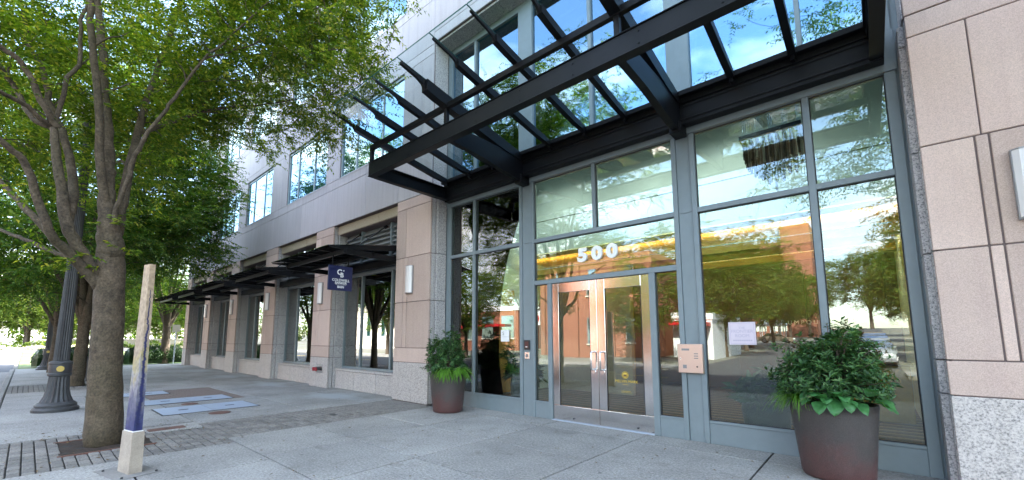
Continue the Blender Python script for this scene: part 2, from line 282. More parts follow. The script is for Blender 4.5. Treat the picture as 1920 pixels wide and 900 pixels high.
class MB:
    def __init__(s): s.v = []; s.f = []; s.smooth = False
    def add(s, vs, fs):
        b = len(s.v); s.v += [tuple(v) for v in vs]; s.f += [tuple(i+b for i in f) for f in fs]; return s
    def box(s, x0, x1, y0, y1, z0, z1):
        return s.add([(x0, y0, z0), (x1, y0, z0), (x1, y1, z0), (x0, y1, z0), (x0, y0, z1), (x1, y0, z1), (x1, y1, z1), (x0, y1, z1)],
                     [(0, 3, 2, 1), (4, 5, 6, 7), (0, 1, 5, 4), (1, 2, 6, 5), (2, 3, 7, 6), (3, 0, 4, 7)])
    def cbox(s, x0, x1, y0, y1, z0, z1, c=.008):
        """box with chamfered edges"""
        P = []; idx = {}
        for i, (X, sx) in enumerate(((x0, 1), (x1, -1))):
            for j, (Y, sy) in enumerate(((y0, 1), (y1, -1))):
                for k, (Z, sz) in enumerate(((z0, 1), (z1, -1))):
                    for a in range(3):
                        p = [X+sx*c, Y+sy*c, Z+sz*c]; p[a] = (X, Y, Z)[a]; idx[(i, j, k, a)] = len(P); P.append(tuple(p))
        F = []
        def face(keys):
            F.append(tuple(idx[q] for q in keys))
        for i in (0, 1): face([(i, 0, 0, 0), (i, 1, 0, 0), (i, 1, 1, 0), (i, 0, 1, 0)] if i else [(i, 0, 0, 0), (i, 0, 1, 0), (i, 1, 1, 0), (i, 1, 0, 0)])
        for j in (0, 1): face([(0, j, 0, 1), (0, j, 1, 1), (1, j, 1, 1), (1, j, 0, 1)] if j else [(0, j, 0, 1), (1, j, 0, 1), (1, j, 1, 1), (0, j, 1, 1)])
        for k in (0, 1): face([(0, 0, k, 2), (1, 0, k, 2), (1, 1, k, 2), (0, 1, k, 2)] if k else [(0, 0, k, 2), (0, 1, k, 2), (1, 1, k, 2), (1, 0, k, 2)])
        for i in (0, 1):
            for j in (0, 1):
                q = [(i, j, 0, 0), (i, j, 1, 0), (i, j, 1, 1), (i, j, 0, 1)]; face(q if (i+j) % 2 else q[::-1])
        for i in (0, 1):
            for k in (0, 1):
                q = [(i, 0, k, 0), (i, 0, k, 2), (i, 1, k, 2), (i, 1, k, 0)]; face(q if (i+k) % 2 else q[::-1])
        for j in (0, 1):
            for k in (0, 1):
                q = [(0, j, k, 1), (1, j, k, 1), (1, j, k, 2), (0, j, k, 2)]; face(q if (j+k) % 2 else q[::-1])
        for i in (0, 1):
            for j in (0, 1):
                for k in (0, 1):
                    q = [(i, j, k, 0), (i, j, k, 1), (i, j, k, 2)]; face(q if (i+j+k) % 2 else q[::-1])
        return s.add(P, F)
    def tube(s, pts, rad, n=8, cap=True, flute=0.):
        pts = [Vector(p) for p in pts]
        if not hasattr(rad, '__len__'): rad = [rad]*len(pts)
        rings = []; ref = None
        for i, p in enumerate(pts):
            t = (pts[min(i+1, len(pts)-1)]-pts[max(i-1, 0)]).normalized()
            if ref is None: ref = Vector((0, 0, 1)) if abs(t.z) < .9 else Vector((1, 0, 0))
            u = (ref-t*ref.dot(t)).normalized(); w = t.cross(u); ref = u
            rings.append([p+(u*math.cos(2*math.pi*k/n)+w*math.sin(2*math.pi*k/n))*rad[i] for k in range(n)])
        vs = [v for r in rings for v in r]
        fs = [(i*n+k, i*n+(k+1) % n, (i+1)*n+(k+1) % n, (i+1)*n+k) for i in range(len(pts)-1) for k in range(n)]
        if cap: fs += [tuple(range(n))[::-1], tuple(range((len(pts)-1)*n, len(pts)*n))]
        return s.add(vs, fs)
    def lathe(s, prof, n=32, c=(0, 0, 0), flute=None):
        """prof [(r,z,flute depth)]"""
        vs = []; 
        for pr in prof:
            r, z = pr[0], pr[1]; fd = pr[2] if len(pr) > 2 else 0.
            for k in range(n):
                a = 2*math.pi*k/n; rr = r-(fd if (k % 2) else 0.); vs.append((c[0]+rr*math.cos(a), c[1]+rr*math.sin(a), c[2]+z))
        fs = [(i*n+k, i*n+(k+1) % n, (i+1)*n+(k+1) % n, (i+1)*n+k) for i in range(len(prof)-1) for k in range(n)]
        if prof[0][0] > 0: fs.append(tuple(range(n))[::-1])
        if prof[-1][0] > 0: fs.append(tuple(range((len(prof)-1)*n, len(prof)*n)))
        return s.add(vs, fs)
    def prism(s, poly, axis, a0, a1):
        """extrude a 2-D polygon along axis 'x','y','z' from a0 to a1"""
        def p3(q, a): return (a, q[0], q[1]) if axis == 'x' else ((q[0], a, q[1]) if axis == 'y' else (q[0], q[1], a))
        n = len(poly); vs = [p3(q, a0) for q in poly]+[p3(q, a1) for q in poly]
        return s.add(vs, [tuple(range(n))[::-1], tuple(range(n, 2*n))]+[(k, (k+1) % n, n+(k+1) % n, n+k) for k in range(n)])
    def mesh(s, name):
        me = bpy.data.meshes.new(name); me.from_pydata(s.v, [], s.f); me.update()
        if s.smooth:
            me.polygons.foreach_set('use_smooth', [True]*len(me.polygons))
        return me
    def build(s, name, m, parent=None, loc=None, rz=0., smooth=False):
        s.smooth = smooth; return link(name, s.mesh(name), m, parent, loc, rz)
def box(name, m, parent, x0, x1, y0, y1, z0, z1, c=0.):
    if name == 'pane':                                     # panes never sit perfectly true: each is out by a fraction of a degree
        cx, cy, cz = (x0+x1)/2, (y0+y1)/2, (z0+z1)/2
        o = MB().box(x0-cx, x1-cx, y0-cy, y1-cy, z0-cz, z1-cz).build(name, m, parent, (cx, cy, cz))
        o.rotation_euler = (R(random.uniform(-.16, .16)), 0, R(random.uniform(-.22, .22))); return o
    mb = MB(); mb.cbox(x0, x1, y0, y1, z0, z1, c) if c else mb.box(x0, x1, y0, y1, z0, z1)
    return mb.build(name, m, parent)
def copy_tree(o, parent=None):
    c = o.copy(); col.objects.link(c); c.parent = parent
    for ch in [q for q in bpy.data.objects if q.parent == o]: copy_tree(ch, c)
    return c
def text(name, s, size, m, parent, loc, rot, extrude=.004, offset=0., align='CENTER', space=1.):
    cu = bpy.data.curves.new(name, 'FONT'); cu.body = s; cu.size = size; cu.extrude = extrude; cu.offset = offset; cu.align_x = align; cu.space_character = space
    tmp = bpy.data.objects.new(name, cu); me = bpy.data.meshes.new_from_object(tmp); bpy.data.objects.remove(tmp); me.materials.clear(); me.materials.append(M[m])
    o = bpy.data.objects.new(name, me); col.objects.link(o); o.location = loc; o.rotation_euler = rot
    if parent:
        o.parent = parent
        if parent.name in WORLD: o.matrix_parent_inverse = Matrix.Translation(-Vector(parent.location))
    return o
def gz(x, y): return -.15 + max(0., -y-12.0)*.03

# ================================================================== SETTING: ground, road, pavement
def sheet(name, m, x0, x1, y0, y1, z, nx=1, ny=1, kind='structure', f=None):
    xs = np.linspace(x0, x1, nx+1); ys = np.linspace(y0, y1, ny+1); mb = MB()
    mb.v = [(x, y, (f(x, y) if f else 0)+z) for y in ys for x in xs]
    mb.f = [(j*(nx+1)+i, j*(nx+1)+i+1, (j+1)*(nx+1)+i+1, (j+1)*(nx+1)+i) for j in range(ny) for i in range(nx)]
    return tag(mb.build(name, m), kind=kind)
mb = MB()
ys = [-900, -300, -150, -90, -60, -40, -30, -20, -12, 0, 12, 60, 300, 900]; xs = [-900, -300, -100, 0, 100, 300, 900]
mb.v = [(x, y, -.18+min(6., max(0., -y-12)*.03)) for y in ys for x in xs]; nX = len(xs)
mb.f = [(j*nX+i, j*nX+i+1, (j+1)*nX+i+1, (j+1)*nX+i) for j in range(len(ys)-1) for i in range(nX-1)]
tag(mb.build('ground', 'ground'), kind='structure')
sheet('road', 'asphalt', -82, 90, -9.6, -.4, -.14)
mb = MB()
mb.v = [(-8.6, -9.4, -.135), (.8, -9.4, -.135), (.8, -12, -.135), (-8.6, -12, -.135), (.8, -140, -.135+3.84), (-8.6, -140, -.135+3.84)]; mb.f = [(0, 3, 2, 1), (3, 5, 4, 2)]
tag(mb.build('side_street', 'asphalt'), kind='structure')
# cross street beyond the building
sheet('cross_street', 'asphalt', -96, -80, -60, 60, -.136)
for i, x in enumerate(range(-76, 30, 6)):                  # centre line dashes
    if -9 < x < 3: continue
    tag(box('road_marking', 'paint_yellow', None, x, x+3, -5.06, -4.94, -.139, -.134), kind='structure')
# far pavement
for x0, x1 in ((-78, -8.6), (.8, 60)):
    tag(box('far_pavement', 'kerb', None, x0, x1, -12.6, -9.6, -.4, -.005), kind='structure')
    tag(box('far_kerb', 'kerb', None, x0, x1, -9.595, -9.45, -.4, .0), kind='structure')

# ---- near pavement: bed sheet and separately laid slabs
walk = tag(box('pavement', 'bedding', None, -33.6, 30, -.28, 8.0, -.3, -.022), kind='structure')
def slabs(xs, ys, m='concrete', gap=.024, name='slab', skip=None):
    for i in range(len(xs)-1):
        for j in range(len(ys)-1):
            if skip and skip(xs[i], xs[i+1], ys[j], ys[j+1]): continue
            dz = random.uniform(-.003, .0025)
            box(name, m, walk, xs[i]+gap/2, xs[i+1]-gap/2, ys[j]+gap/2, ys[j+1]-gap/2, -.10, dz, .003)
slabs([-7.78, -6.2, -4.65, -2.9, -1.16, .6, 2.3, 4.6, 7, 10], [2.25, 3.55, 4.93, 6.36, 7.6])
slabs([-7.40, -6.0, -4.3, -2.6, -.9, .8, 2.5, 5, 10], [-.27, .95, 2.25])
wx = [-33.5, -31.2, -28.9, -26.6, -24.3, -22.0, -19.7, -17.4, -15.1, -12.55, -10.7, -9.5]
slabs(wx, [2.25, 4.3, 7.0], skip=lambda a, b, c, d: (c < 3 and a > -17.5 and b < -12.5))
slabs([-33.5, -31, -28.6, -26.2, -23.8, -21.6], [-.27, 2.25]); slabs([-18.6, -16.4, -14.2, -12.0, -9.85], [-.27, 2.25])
# brick infill with pale border round the hatches west of the entrance
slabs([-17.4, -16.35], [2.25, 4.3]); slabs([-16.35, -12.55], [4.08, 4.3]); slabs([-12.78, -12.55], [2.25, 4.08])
def pavers(x0, x1, y0, y1, m, skip=None, lx=.215, ly=.108, gap=.011, stack=False):
    """list of (cx,cy,lx,ly) laid in columns"""
    out = []; ny = max(1, round((y1-y0)/ly)); ly = (y1-y0)/ny; nx = max(1, round((x1-x0)/lx)); lx = (x1-x0)/nx
    for j in range(ny):
        off = random.uniform(-.03, .03) if stack else (j % 2)*lx*.5
        for i in range(-1, nx+1):
            a = max(x0, x0+i*lx+off); b = min(x1, x0+(i+1)*lx+off)
            if b-a < .05: continue
            cx, cy = (a+b)/2, y0+(j+.5)*ly
            if skip and skip(cx, cy): continue
            out.append((cx, cy, b-a-gap*(2.3 if stack else 1.), ly-gap))
    return out
PIT = (-9.32, -8.22, .42, 1.42)
inpit = lambda x, y: PIT[0]-.05 < x < PIT[1]+.05 and PIT[2]-.02 < y < PIT[3]+.02
incover = lambda x, y: -9.72 < x < -9.12 and 1.45 < y < 2.3
near = pavers(-9.85, -7.40, -.27, 2.25, 'brick_paver', skip=lambda x, y: inpit(x, y) or incover(x, y), stack=True, lx=.205, ly=.118, gap=.014)
cross = pavers(-9.5, -7.78, 2.25, 6.44, 'brick_paver', stack=True, lx=.205, ly=.118, gap=.014)
allp = sorted(near+cross, key=lambda p: p[0]**2+p[1]**2)
shared = {}
def lay(p, parent, m):
    key = (round(p[2], 2), round(p[3], 3), random.randrange(3))
    if key not in shared:
        b = MB(); b.cbox(-p[2]/2, p[2]/2, -p[3]/2, p[3]/2, -.05, 0, .007); shared[key] = b.mesh('paver')
    o = link('paver', shared[key], m, parent, (p[0], p[1], random.uniform(-.009, .001)))
    o.rotation_euler = (random.uniform(-.012, .012), random.uniform(-.012, .012), random.uniform(-.02, .02))
for p in allp[:300]: lay(p, walk, 'brick_paver')
def join_pavers(lst, name, m, parent=walk):
    b = MB()
    for p in lst: b.cbox(p[0]-p[2]/2, p[0]+p[2]/2, p[1]-p[3]/2, p[1]+p[3]/2, -.05, random.uniform(-.006, .0), .006)
    return tag(b.build(name, m, parent), kind='stuff')
join_pavers(allp[300:], 'far_pavers', 'brick_paver')
join_pavers(pavers(-21.6, -18.6, -.27, 2.25, '', skip=lambda x, y: (x+20.4)**2+(y-1.26)**2 < .35), 'tree_strip_pavers', 'brick_paver')
join_pavers(pavers(-16.35, -12.78, 2.25, 4.08, ''), 'brown_pavers', 'brown_brick')
for k, x in enumerate(np.arange(-33.4, 28, 2.4)):           # kerb stones
    box('kerb_stone', 'kerb', walk, x+.004, x+2.396, -.44, -.285, -.4, .004, .018)
tag(box('gutter', 'kerb', None, -33.4, 28, -.9, -.45, -.3, -.132), kind='structure')
# tree pit soil
def soil(name, x0, x1, y0, y1, label):
    n = 10; b = MB(); 
    b.v = [(x0+(x1-x0)*i/n, y0+(y1-y0)*j/n, -.03+random.uniform(0, .035)) for j in range(n+1) for i in range(n+1)]
    b.f = [(j*(n+1)+i, j*(n+1)+i+1, (j+1)*(n+1)+i+1, (j+1)*(n+1)+i) for j in range(n) for i in range(n)]
    return b.build(name, 'soil', walk, smooth=True)
soil('tree_pit_soil', PIT[0], PIT[1], PIT[2], PIT[3], '')
b = MB(); b.box(PIT[0]-.02, PIT[0], PIT[2]-.02, PIT[3]+.02, -.05, .006).box(PIT[1], PIT[1]+.02, PIT[2]-.02, PIT[3]+.02, -.05, .006); b.build('pit_edge', 'rust', walk)
# rectangular concrete collar with rusty lid in the brick strip
box('slab', 'concrete', walk, -9.70, -9.14, 1.48, 2.24, -.06, .002, .006)
cv = wthing('utility_cover', (-9.35, 1.8, 0), 'rusty rectangular utility lid in concrete collar set in the brick strip', 'utility cover')
box('lid', 'rust', cv, -9.46, -9.22, 1.50, 2.02, -.01, .010, .005); box('lift_hole', 'iron', cv, -9.37, -9.31, 1.73, 1.79, .009, .012)
# galvanised hatch plates
def hatch(x0, x1, y0, y1, n, label):
    t = wthing('utility_hatch', ((x0+x1)/2, (y0+y1)/2, 0), label, 'hatch', 'pale metal hatches in the pavement')
    box('rim', 'iron', t, x0-.025, x1+.025, y0-.025, y1+.025, .003, .008)
    L = (y1-y0)/n
    for k in range(n):
        pl = box('plate', 'hatch', t, x0, x1, y0+k*L+.004, y0+(k+1)*L-.004, .0085, .0125, .002)
        MB().box((x0+x1)/2-.04, (x0+x1)/2+.04, y0+(k+.5)*L-.09, y0+(k+.5)*L+.09, .0128, .015).build('lift_handle', 'iron', pl)
hatch(-12.04, -10.92, 1.98, 3.76, 2, 'pale blue-grey double hatch plate nearest the brick crossing strip')
hatch(-13.82, -12.86, 1.98, 3.78, 2, 'pale blue-grey double hatch plate in the middle of the three')
hatch(-16.1, -15.2, 1.2, 2.85, 2, 'pale blue-grey hatch plate farthest from the entrance, by the street trees')
def manhole(x, y, r, label):
    t = wthing('manhole_cover', (x, y, 0), label, 'manhole cover')
    b = MB(); b.lathe([(r, .002), (r, .008), (r-.02, .011), (0, .011)], 28, (x, y, 0)); b.build('cover', 'rust', t)
    b = MB(); 
    for k in range(6): b.box(x-r*.6, x+r*.6, y-r*.5+k*r*.2-.008, y-r*.5+k*r*.2+.008, .0115, .0145)
    b.build('rib_pattern', 'rust', t)
manhole(-10.5, 2.86, .2, 'round rusty manhole cover beside the nearest hatch plate')
manhole(-12.45, 2.75, .17, 'small round brown cover between the two nearer hatch plates')
tag(box('drain_slot', 'iron', None, -8.62, -8.40, 4.30, 4.42, -.01, .003), 'small dark drain slot in the brick crossing strip', 'drain')

# ================================================================== THE OFFICE BUILDING
B = wthing('office_building', (-8, 6.4, 0), 'pale pink stone office building with ribbon windows and two-storey glass entrance', 'building')
YF = 6.45; YS = 6.97                                       # stone face and storefront planes
def panel(m, parent, x0, x1, z0, z1, y=YF, t=.05, gap=.012, c=.006, name='stone_panel'):
    return box(name, m, parent, x0+gap/2, x1-gap/2, y, y+t, z0+gap/2, z1-gap/2, c)
def side_panel(m, parent, x, s, y0, y1, z0, z1, t=.04, gap=.012, name='stone_panel'):
    xa, xb = (x-t, x) if s > 0 else (x, x+t)
    return box(name, m, parent, xa, xb, y0+gap/2, y1-gap/2, z0+gap/2, z1-gap/2, .005)
ROWS = [0, .97, 1.33, 2.5, 3.68, 5.0, 5.27]
def pier(x0, x1, g1, g2, right_ret=True, left_ret=True, top=5.27, right_step=True):
    core = box('pier', 'mortar', B, x0+.05, x1-.05, YF+.012, 7.35, -.02, top-.005)
    for i in range(len(ROWS)-1):
        z0, z1 = ROWS[i], min(ROWS[i+1], top)
        m = 'granite_pale' if i == 0 else 'pink'
        if i in (2, 3): xs = [x0, g1, g2, x1]
        elif i == 4: xs = [x0, (g1+g2)/2, x1]
        else: xs = [x0, x1]
        for a, b_ in zip(xs[:-1], xs[1:]): panel(m, core, a, b_, z0, z1, gap=.016 if i in (2, 3) and (a == g1 or b_ == g1 or b_ == g2 or a == g2) else .012)
    for s, on in ((1, right_ret), (-1, left_ret)):
        if not on: continue
        x = x1 if s > 0 else x0
        for i in range(len(ROWS)-1):
            z0, z1 = ROWS[i], min(ROWS[i+1], top)
            side_panel('granite', core, x-.001*s, s, YF+.055, YF+.17, z0, z1)
            side_panel('granite', core, x+.055*s, s, YF+.175, 6.93, z0, z1, t=.10)
    return core
PIERS = [(-32.0, -31.2), (-27.85, -26.75), (-23.5, -22.35), (-19.0, -17.8), (-14.35, -13.1), (-9.5, -8.05)]
for i, (a, b_) in enumerate(PIERS):
    w = b_-a; pier(a, b_, a+w*.24, a+w*.36)
pier(.54, 3.0, .95, 1.05, left_ret=True, right_ret=False)
# wall east of the entrance, plain bays out of frame
east = box('pier', 'mortar', B, 3.0, 18, YF+.02, 7.35, 0, 5.27)
for k in range(8):
    for i in range(len(ROWS)-1): panel('granite_pale' if i == 0 else 'pink', east, 3+k*1.875, 3+(k+1)*1.875, ROWS[i], ROWS[i+1])
# ---- ground-floor window bays
BAYS = [(-13.1, -9.5), (-17.8, -14.35), (-22.35, -19.0), (-26.75, -23.5), (-31.2, -27.85)]
for bi, (a, b_) in enumerate(BAYS):
    # low granite wall in slabs, sill
    w = box('base_wall', 'mortar', B, a, b_, 6.74, 7.2, -.02, .55)
    n = 3
    for k in range(n): panel('granite_pale', w, a+(b_-a)*k/n, a+(b_-a)*(k+1)/n, 0, .555, y=6.70, t=.06)
    box('sill', 'granite_pale', w, a, b_, 6.68, 7.0, .56, .625, .008)
    # frame with two mullions
    z0, z1 = .63, 3.62; ya, yb = 6.90, 7.0
    L, Rr = a+.02, b_-.02
    fr = box('window', 'frame', B, L, Rr, ya, yb, z1-.07, z1+.03)
    ms = [L, L+.07, L+(Rr-L)*.30, L+(Rr-L)*.30+.06, L+(Rr-L)*.76, L+(Rr-L)*.76+.06, Rr-.07, Rr]
    for k in range(0, 8, 2): box('mullion', 'frame', fr, ms[k], ms[k+1], ya+.003, yb-.003, z0+.06, z1-.07)
    box('bottom_rail', 'frame', fr, L, Rr, ya, yb, z0, z0+.06)
    for k in range(1, 7, 2): box('pane', 'glass_bay', fr, ms[k]-.01, ms[k+1]+.01, 6.945, 6.955, z0+.05, z1-.06)
    # louvres above the awning and the tan lintel slabs
    lv = box('louver_frame', 'frame', B, L, Rr, 6.96, 7.05, 3.66, 4.97)
    for k in range(9): 
        zz = 3.72+k*.138
        MB().prism([(6.84, zz-.03), (6.955, zz+.075), (6.955, zz+.09), (6.84, zz-.015)], 'x', L+.03, Rr-.03).build('slat', 'louver', lv)
    for q in (ms[2], ms[4]): box('mullion', 'frame', lv, q, q+.06, 6.82, 6.96, 3.66, 4.97)
    li = box('lintel', 'mortar', B, a, b_, 6.64, 7.3, 4.97, 5.27)
    for k in range(3): panel('tan', li, a+(b_-a)*k/3, a+(b_-a)*(k+1)/3, 4.985, 5.27, y=6.60, t=.05)
    # room behind the glass
    box('room_wall', 'int_wall', B, a-.6, b_+.6, 10.5, 10.6, 0, 4.9)
    box('room_floor', 'floor_dark', B, a-.6, b_+.6, 7.02, 10.5, .02, .06)
    box('room_ceiling', 'int_wall', B, a-.6, b_+.6, 7.08, 10.5, 3.7, 3.78)
    box('partition', 'int_wall', B, a-.62, a-.5, 7.36, 10.5, 0, 4.9)
# interior columns and blinds glimpsed in the nearest bays
for x in (-11.9, -16.6, -21.4): box('interior_column', 'cream', B, x, x+.28, 8.1, 8.38, 0.06, 3.7)
# ---- upper floors: cladding in slabs round the window openings
WIN = [(-31.2, -27.75), (-26.2, -23.05), (-22.0, -18.85), (-17.25, -13.85), (-12.9, -9.35)]
FLOORS = [(6.88, 9.0), (10.9, 13.02)]
TOP = 14.6
def cladding(x0, x1, z0, z1, name='upper_wall', m='wall', cols=None, rows=None, depth=.5):
    core = box(name, 'mortar', B, x0, x1, YF+.03, YF+depth, z0, z1)
    cols = cols or [x0, x1]; rows = rows or [z0, z1]
    for i in range(len(cols)-1):
        for j in range(len(rows)-1): panel(m, core, cols[i], cols[i+1], rows[j], rows[j+1], gap=.008, t=.06)
    return core
XL, XE, XR = -32.05, -8.05, .54
# spandrel over the piers (with its shadow-line course under the sills)
colsW = [XL, -29.5, -27.3, -24.95, -22.95, -20.4, -18.4, -15.75, -13.7, -11.2, -9.5, XE]
cladding(XL, XE, 5.275, 6.86, 'spandrel', cols=colsW, rows=[5.275, 6.56, 6.86])
cladding(XL, XE, 9.02, 10.88, 'spandrel', cols=colsW, rows=[9.02, 9.28, 10.6, 10.88])
cladding(XL, XE, 13.04, TOP, 'parapet', cols=colsW, rows=[13.04, 13.3, TOP])
for z0, z1 in FLOORS:
    ed = [XL]+[e for w in WIN for e in w]+[XE]
    for k in range(0, len(ed), 2):
        a, b_ = ed[k], ed[k+1]; 
        cols = [a, a+(b_-a)*.36, a+(b_-a)*.64, b_] if b_-a > 1.2 else [a, b_]
        cladding(a, b_, z0-.02, z1+.02, 'window_pier', cols=cols)
    for a, b_ in WIN:
        fr = box('window', 'win_frame', B, a, b_, 6.50, 6.60, z1-.06, z1+.015)
        box('bottom_rail', 'win_frame', fr, a, b_, 6.50, 6.60, z0-.015, z0+.05)
        ms = [a, a+.05, a+(b_-a)*.27, a+(b_-a)*.27+.05, a+(b_-a)*.68, a+(b_-a)*.68+.05, b_-.05, b_]
        for k in range(0, 8, 2): box('mullion', 'win_frame', fr, ms[k], ms[k+1], 6.502, 6.598, z0+.05, z1-.06)
        for k in range(1, 7, 2): box('pane', 'glass_win', fr, ms[k]-.01, ms[k+1]+.01, 6.53, 6.54, z0+.04, z1-.05)
        box('sill', 'wall', fr, a+.01, b_-.01, 6.44, 6.50, z0-.05, z0-.016)
# entrance bay head, and everything east of it
cladding(XE, XR, 9.32, 10.88, 'spandrel', cols=[XE, -5.9, -3.75, -1.6, XR], rows=[9.32, 9.6, 10.6, 10.88], depth=.75)
cladding(XE, XR, 10.88, TOP, 'upper_wall', cols=[XE, -5.9, -3.75, -1.6, XR], rows=[10.88, 12.7, TOP])
cladding(XR, 18, 5.275, TOP, 'upper_wall', m='pink', cols=[XR, 1.04, 3, 5, 7, 9, 11, 13, 15, 18], rows=[5.275, 7.2, 9.3, 10.9, 12.7, TOP])
# deep granite reveals of the entrance opening
for x, s in ((XE, 1), (XR, -1)):
    rv = box('reveal', 'mortar', B, min(x-.02*s, x-.06*s), max(x-.02*s, x-.06*s), YF+.06, 7.3, 5.28, 9.34)
    for z0, z1 in ((5.28, 6.3), (6.3, 7.8), (7.8, 9.31)):
        side_panel('granite', rv, x+.012*s, s, YF+.05, 6.95, z0, z1)
sf = box('soffit', 'mortar', B, XE+.02, XR-.02, YF+.10, 7.3, 9.335, 9.40)
for k in range(4): box('stone_panel', 'granite', sf, XE+(XR-XE)*k/4+.006, XE+(XR-XE)*(k+1)/4-.006, YF+.07, 6.99, 9.27, 9.335, .004)
# shell so that no sun leaks through
box('end_wall', 'wall', B, -32.0, -31.9, 7.0, 24, 0, TOP-.1)
box('end_wall', 'wall', B, 17.9, 18.0, 7.0, 24, 0, TOP-.1)
box('rear_wall', 'wall', B, -31.9, 17.9, 23.8, 24, 0, TOP-.1)
box('roof', 'dark', B, -31.9, 17.9, 6.8, 23.8, TOP-.5, TOP-.3)
box('floor_slab', 'ceil', B, -31.9, -8.2, 7.36, 23.8, 5.0, 5.2); box('floor_slab', 'ceil', B, .62, 17.9, 7.36, 23.8, 5.0, 5.2)
box('floor_slab', 'ceil', B, -31.9, 17.9, 7.31, 23.8, 9.45, 9.6)
box('backing_wall', 'dark', B, -31.9, -8.2, 7.1, 7.2, 5.3, 9.4); box('backing_wall', 'dark', B, -31.9, 17.9, 7.1, 7.2, 9.62, TOP-.6)

# ---- entrance storefront: frame members and panes
F0, F1 = 6.92, 7.04
SFm = box('storefront_head', 'frame', B, -7.97, .47, F0-.02, F1, 4.90, 5.32)
def mem(x0, x1, z0, z1, y0=F0, y1=F1, name='mullion', m='frame'): return box(name, m, SFm, x0, x1, y0, y1, z0, z1, .004)
def pane(x0, x1, z0, z1, m='glass_store'): return box('pane', m, SFm, x0-.008, x1+.008, 6.985, 6.997, z0-.008, z1+.008)
def gasket(x0, x1, z0, z1):
    b = MB(); g = .012
    b.box(x0, x0+g, 6.972, 6.984, z0, z1).box(x1-g, x1, 6.972, 6.984, z0, z1).box(x0+g, x1-g, 6.972, 6.984, z0, z0+g).box(x0+g, x1-g, 6.972, 6.984, z1-g, z1)
    b.build('gasket', 'gasket', SFm)
V = [(-7.96, -7.83), (-7.035, -6.965), (-5.60, -5.54), (-5.27, -5.21), (-4.88, -4.79), (-2.79, -2.69), (-2.32, -2.25), (-2.02, -1.95), (-.51, -.43), (.35, .46)]
# full height posts
mem(-7.96, -7.83, 0, 4.90); mem(-7.035, -6.965, .30, 4.90)
for x0, x1 in ((-5.60, -5.21), (-2.32, -1.95)):
    mem(x0, x0+.075, 0, 4.90); mem(x1-.075, x1, 0, 4.90); mem(x0+.078, x1-.078, 0, 3.585, F0+.025, F1); mem(x0+.078, x1-.078, 3.59, 4.90, F0+.025, F1)
mem(-.51, -.43, .30, 4.90); mem(.35, .46, 0, 4.90)
# transoms
mem(-7.83, -5.60, 3.56, 3.64, F0+.004); mem(-1.95, .35, 3.56, 3.64, F0+.004)
mem(-5.21, -2.32, 3.56, 3.64, F0+.004); mem(-5.21, -2.32, 2.665, 2.755, F0+.004); mem(-3.82, -3.75, 3.64, 4.90, F0+.008)
mem(-4.88, -4.79, 0, 2.665, F0+.004); mem(-2.79, -2.69, 0, 2.665, F0+.004)
# kick plates
for x0, x1 in ((-7.83, -5.60), (-1.95, .35)): mem(x0, x1, .0, .295, F0+.015, F1-.02, 'kick_plate'); mem(x0, x1, .297, .335, F0+.006, F1, 'bottom_rail')
for x0, x1 in ((-5.21, -4.88), (-2.69, -2.32)): mem(x0, x1, .0, .295, F0+.015, F1-.02, 'kick_plate'); mem(x0, x1, .297, .325, F0+.006, F1, 'bottom_rail')
for x0, x1, z0, z1 in ((-7.83, -7.035, 3.64, 4.90), (-6.965, -5.60, 3.64, 4.90), (-7.83, -7.035, .335, 3.56), (-6.965, -5.60, .335, 3.56),
                       (-5.21, -3.82, 3.64, 4.90), (-3.75, -2.32, 3.64, 4.90), (-5.21, -2.32, 2.755, 3.56), (-5.21, -4.88, .325, 2.665), (-2.69, -2.32, .325, 2.665),
                       (-1.95, -.51, 3.64, 4.90), (-.43, .35, 3.64, 4.90), (-1.95, -.51, .335, 3.56), (-.43, .35, .335, 3.56)):
    pane(x0, x1, z0, z1); gasket(x0, x1, z0, z1)
box('jamb_filler', 'frame', B, .461, .53, 6.955, 7.3, -.02, 9.27); box('jamb_filler', 'frame', B, -8.04, -7.971, 6.955, 7.3, -.02, 9.27)
# upper glazing above the canopy
UP = box('upper_glazing_sill', 'frame', B, -7.97, .47, F0, F1, 5.325, 5.45)
for x0, x1 in ((-7.96, -7.86), (-7.03, -6.97), (-5.60, -5.21), (-3.82, -3.75), (-2.32, -1.95), (-.50, -.44), (.38, .46)):
    box('mullion', 'frame', UP, x0, x1, F0, F1, 5.45, 9.10, .004)
box('head_rail', 'frame', UP, -7.97, .47, F0+.01, F1, 9.10, 9.265)
for x0, x1 in ((-7.86, -7.03), (-6.97, -5.60), (-5.21, -3.82), (-3.75, -2.32), (-1.95, -.50), (-.44, .38)):
    box('pane', 'glass_up', UP, x0-.008, x1+.008, 6.985, 6.997, 5.44, 9.11)
